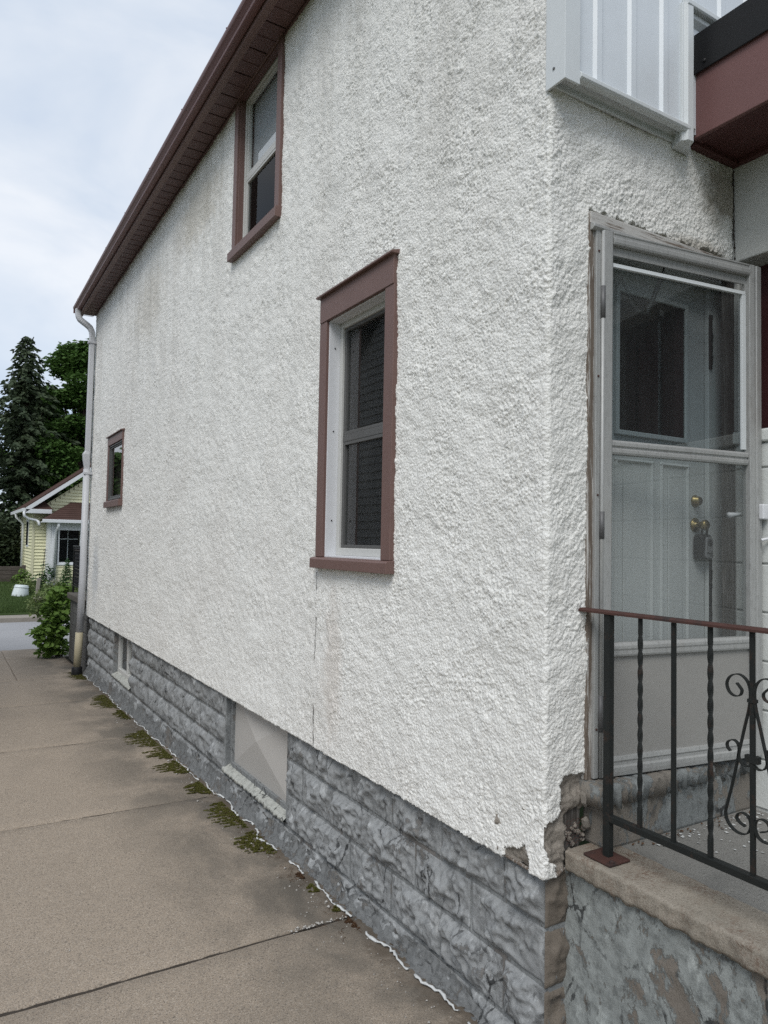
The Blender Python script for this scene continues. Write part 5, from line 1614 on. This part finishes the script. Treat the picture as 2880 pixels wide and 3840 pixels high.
# eave return (pent) at the corner
yb(MB().add([(.46, 25.62, EAVE - .02), (1.32, 25.62, EAVE - .02), (1.10, 26.0, EAVE + .26), (.72, 26.0, EAVE + .26)], [(0, 1, 2, 3)]).add([(1.32, 25.62, EAVE - .02), (1.32, 26.0, EAVE - .02), (1.10, 26.0, EAVE + .26)], [(0, 1, 2)]), 'eave_return', 'shingle', yr)
yb(MB().box(.46, 1.28, 25.60, 25.98, EAVE - .17, EAVE - .022), 'return_fascia', 'white', yr, .01)
yb(MB().box(.36, .46, 25.62, 31.1, EAVE - .12, EAVE + .0), 'side_gutter', 'white', yr, .01)
yb(MB().tube([(.41, 25.66, EAVE - .1), (.42, 25.66, EAVE - .26), (.56, 25.72, EAVE - .36), (.80, 25.75, EAVE - .40), (.88, 25.70, EAVE - .46), (.90, 25.62, EAVE - .58)], .045, 10), 'downspout', 'white', yr, 0, True)
yb(MB().tube([(.40, 28.9, EAVE - .1), (.42, 28.9, EAVE - .25), (.60, 28.9, EAVE - .42), (.66, 28.9, EAVE - .5), (.66, 28.9, .2)], .05, 10), 'downspout', 'white', yr, 0, True)
sdw = yb(MB().box(.715, .745, 27.4, 28.2, 1.45, 2.45), 'side_window', 'white')
yb(MB().box(.705, .716, 27.48, 28.12, 1.52, 2.38), 'pane', 'paneDark', sdw)
# enclosed front porch
PYF = 24.6
pr = yb(MB().add([(.90, PYF - .25, 2.40), (6.0, PYF - .25, 2.40), (6.0, 26.0, 3.08), (1.95, 26.0, 3.08), (.95, 26.0, 2.42)], [(0, 1, 2, 3), (0, 3, 4)]), 'porch_roof', 'shingle')
# courses of shingles on the porch roof
ncs = 9
for k in range(ncs):
    t0, t1 = k / ncs, (k + 1) / ncs
    def P(xa, t, dz): return (xa, PYF - .25 + t * (26.0 - PYF + .25), 2.40 + .68 * t + dz)
    xa0, xa1 = .90 + 1.05 * t0, .90 + 1.05 * t1
    yb(MB().add([P(xa0, t0, .022), P(6.0, t0, .022), P(6.0, t1, .006), P(xa1, t1, .006), P(xa0, t0, 0), P(6.0, t0, 0)], [(0, 1, 2, 3), (4, 5, 1, 0)]), 'shingle_course', 'shingle', pr)
yb(MB().box(.86, 6.0, PYF - .34, PYF - .24, 2.30, 2.41), 'porch_gutter', 'white', pr, .012)
yb(MB().box(.95, 6.0, PYF - .24, 26.0, 2.32, 2.36), 'porch_soffit', 'white', pr)
pw = yb(MB().box(1.24, 6.0, PYF, PYF + .12, .0, .92), 'porch_wall', 'yellow')
z_ = .25
while z_ < .88:
    yb(MB().prism([(PYF, z_), (PYF - .03, z_ + .004), (PYF - .012, z_ + LAP), (PYF, z_ + LAP)], 1.24, 5.0, 'x'), 'clapboard', 'yellow', pw); z_ += LAP
yb(MB().box(1.24, 6.0, PYF - .02, PYF + .1, 2.12, 2.33), 'porch_header', 'white', pw)
yb(MB().box(1.20, 1.34, PYF - .05, PYF + .1, .1, 2.32), 'porch_post', 'white', pw, .01)
yb(MB().box(1.16, 1.20, PYF + .1, 26.0, .1, 2.32), 'porch_side', 'white', pw)
for (x0, x1) in ((1.38, 2.12), (2.20, 2.95), (3.0, 3.8)):
    mb = MB(); mb.box(x0, x0 + .05, PYF - .03, PYF + .06, .92, 2.12); mb.box(x1 - .05, x1, PYF - .03, PYF + .06, .92, 2.12); mb.box(x0 + .05, x1 - .05, PYF - .03, PYF + .06, .92, .985); mb.box(x0 + .05, x1 - .05, PYF - .03, PYF + .06, 2.06, 2.12)
    wn = yb(mb, 'porch_window', 'white', None, .005)
    yb(MB().sheet('y', PYF + .015, x0 + .05, x1 - .05, .985, 2.06), 'pane', 'glass', wn)
    yb(MB().box(x0 + .02, x1 - .02, PYF + .5, PYF + .52, .5, 2.1), 'room_dark', 'paneDark', wn)
    mb = MB(); mb.box((x0 + x1) / 2 - .012, (x0 + x1) / 2 + .012, PYF + .46, PYF + .48, .98, 2.1); mb.box(x0 + .05, x1 - .05, PYF + .46, PYF + .48, 1.75, 1.78)
    yb(mb, 'inner_muntin', 'white', wn)
yb(MB().box(1.36, 3.9, PYF - .05, PYF + .08, .885, .925), 'porch_sill', 'white', pw)
yb(MB().tube([(1.36, PYF - .26, 2.30), (1.36, PYF - .26, 2.18), (1.30, PYF - .08, 2.02), (1.30, PYF - .08, .5)], .048, 10), 'downspout', 'white', pw, 0, True)

# ================================================================== TREES
def spruce(x_, y_, h_, rad, label, seed, base=.2):
    t_ = thing('spruce_tree', label, 'tree', (x_, y_, base - .3), 'trees behind the yellow house')
    g = np.random.default_rng(seed)
    MB().tube([(0, 0, 0), (.1, 0, h_ * .5), (.0, 0, h_ * .98)], [.22, .12, .02], 8).build('trunk', 'bark', t_)
    P, T = [], []
    z_ = .8
    bm_ = MB()
    while z_ < h_:
        f = 1 - z_ / h_
        L = rad * (f ** .75) * (.85 + .3 * g.random()) + .12
        nb_ = 7 if f > .1 else 5
        a0 = g.uniform(0, 6.28)
        for k in range(nb_):
            a = a0 + 2 * math.pi * k / nb_ + g.normal(0, .2)
            l_ = L * g.uniform(.6, 1.2)
            ns = max(3, int(l_ / .11))
            for s_ in range(ns):
                t = (s_ + g.random()) / ns
                r_ = l_ * t
                zz = z_ + .18 * r_ - .32 * r_ * t + g.normal(0, .05)
                for q in range(5):
                    sp = .30 * (1 - t * .6)
                    off = g.normal(0, sp * .5)
                    P.append((r_ * math.cos(a) - off * math.sin(a), r_ * math.sin(a) + off * math.cos(a), zz + g.normal(0, .05) - abs(off) * .3))
                    aa = a + g.normal(0, .8)
                    T.append((math.cos(aa), math.sin(aa), -.55 + g.normal(0, .25)))
        z_ += .30 + .15 * f
    P = np.array(P); T = np.array(T); T /= np.linalg.norm(T, axis=1)[:, None]
    n_ = len(P)
    b = np.cross(T, g.standard_normal((n_, 3))); b /= np.linalg.norm(b, axis=1)[:, None]
    s_ = g.uniform(.13, .30, n_)[:, None]
    V = np.stack([P - T * s_ * .3, P + b * s_ * .28 + T * s_ * .25, P + T * s_, P - b * s_ * .28 + T * s_ * .25], 1).reshape(-1, 3)
    npmesh('crown', V, np.arange(n_ * 4).reshape(-1, 4), 'spruce', t_, False)
    return t_
def broadleaf(x_, y_, h_, rad, label, seed, n_=26000, size=.26, base=.2, low=.22):
    t_ = thing('broadleaf_tree', label, 'tree', (x_, y_, base - .3), 'trees behind the yellow house')
    g = np.random.default_rng(seed)
    mb = MB(); mb.tube([(0, 0, 0), (.1, 0, h_ * .3), (-.1, .1, h_ * .6), (0, 0, h_ * .9)], [.28, .22, .13, .03], 9)
    cs, rs = [], []
    for k in range(80):
        z_ = h_ * g.uniform(low, .97)
        f = math.sqrt(max(.03, 1 - ((z_ / h_ - .45) / .56) ** 2))
        a = g.uniform(0, 6.28); r_ = rad * f * g.uniform(.25, 1.0)
        c = (r_ * math.cos(a), r_ * math.sin(a), z_)
        cs.append(c); q = g.uniform(.5, 1.0) * rad * .32 + .15
        rs.append((q, q, q * .7))
        mb.tube([(0, 0, z_ * .55), (c[0] * .5, c[1] * .5, z_ * .78), c], [.08, .05, .015], 5)
    mb.build('trunk', 'bark', t_)
    leaf_cloud('crown', cs, rs, n_, size, 'tree', t_, seed + 1, .5)
    return t_
spruce(1.05, 35.5, 11.3, 3.3, 'tall dark spruce with ragged pointed top behind the fence', 61)
spruce(-1.6, 33.5, 8.2, 2.6, 'shorter dark spruce at the picture edge behind the fence', 62)
broadleaf(3.9, 36.5, 11.7, 2.5, 'tall green broadleaf tree nearest the downspout, behind the yellow house', 71, 42000, .21)
broadleaf(2.2, 40.0, 9.9, 2.0, 'lower rounded broadleaf tree between spruce and taller tree', 72, 26000, .21)
broadleaf(6.8, 38.0, 11.0, 3.2, 'broad green tree mostly hidden behind the stucco house', 73, 20000, .24)
broadleaf(-6.9, 41.0, 6.6, 2.6, 'round street tree seen reflected in the far window', 74, 14000, .34)
broadleaf(-9.8, 38.0, 5.4, 2.8, 'second street tree seen reflected in the far window', 75, 12000, .34)
# dense dark growth low behind the fence
for k, (x_, y_, r_, lab) in enumerate([(-.6, 30.2, 1.5, 'dark bush hard behind the timber fence'), (.2, 32.2, 1.6, 'dark bush between fence and spruce trunk')]):
    p_ = thing('dark_bush', lab, 'bush', (x_, y_, .1), 'dark bushes behind the fence')
    leaf_cloud('crown', [(0, 0, r_ * .6), (.6, .2, r_ * .8), (-.6, 0, r_ * .9), (.1, .3, r_ * 1.3)], [(r_ * .6, r_ * .6, r_ * .55)] * 4, 5200, .16, 'spruce', p_, 80 + k, .5)
    MB().tube([(0, 0, 0), (0, 0, r_)], [.1, .04], 6).build('stem', 'bark', p_)

# ================================================================== NEIGHBOURING HOUSE ACROSS THE DRIVEWAY (seen in the window reflections)
nb = thing('neighbour_house', 'grey lapped shingle house across the driveway, reflected in the tall window', 'house', (-4.6, 4.0, 0))
NG0, NG1, NE, NP = .2, 8.6, 3.2, 6.6
MB().prism([(NG0, -.3), (NG1, -.3), (NG1, NE), ((NG0 + NG1) / 2, NP), (NG0, NE)], -8, 0, 'x').build('wall', 'greysiding', nb)
z_ = .3
while z_ < NP - .2:
    c_ = max(0, (z_ + .15 - NE) / (NP - NE)) * (NG1 - NG0) / 2
    MB().prism([(0, z_), (.035, z_ + .004), (.008, z_ + .15), (0, z_ + .15)], NG0 + c_, NG1 - c_, 'y').build('siding_course', 'greysiding', nb); z_ += .148
mid_ = (NG0 + NG1) / 2
MB().prism([(NG0 - .3, NE - .2), (mid_, NP + .03), (NG1 + .3, NE - .2), (NG1 + .3, NE - .06), (mid_, NP + .18), (NG0 - .3, NE - .06)], -8.2, .3, 'x').build('roof', 'darkroof', nb)
nw = MB().box(.0, .05, 1.2, 2.2, 1.2, 2.4).build('window', 'vinyl', nb)
MB().box(.05, .056, 1.28, 2.12, 1.28, 2.32).build('pane', 'paneDark', nw)
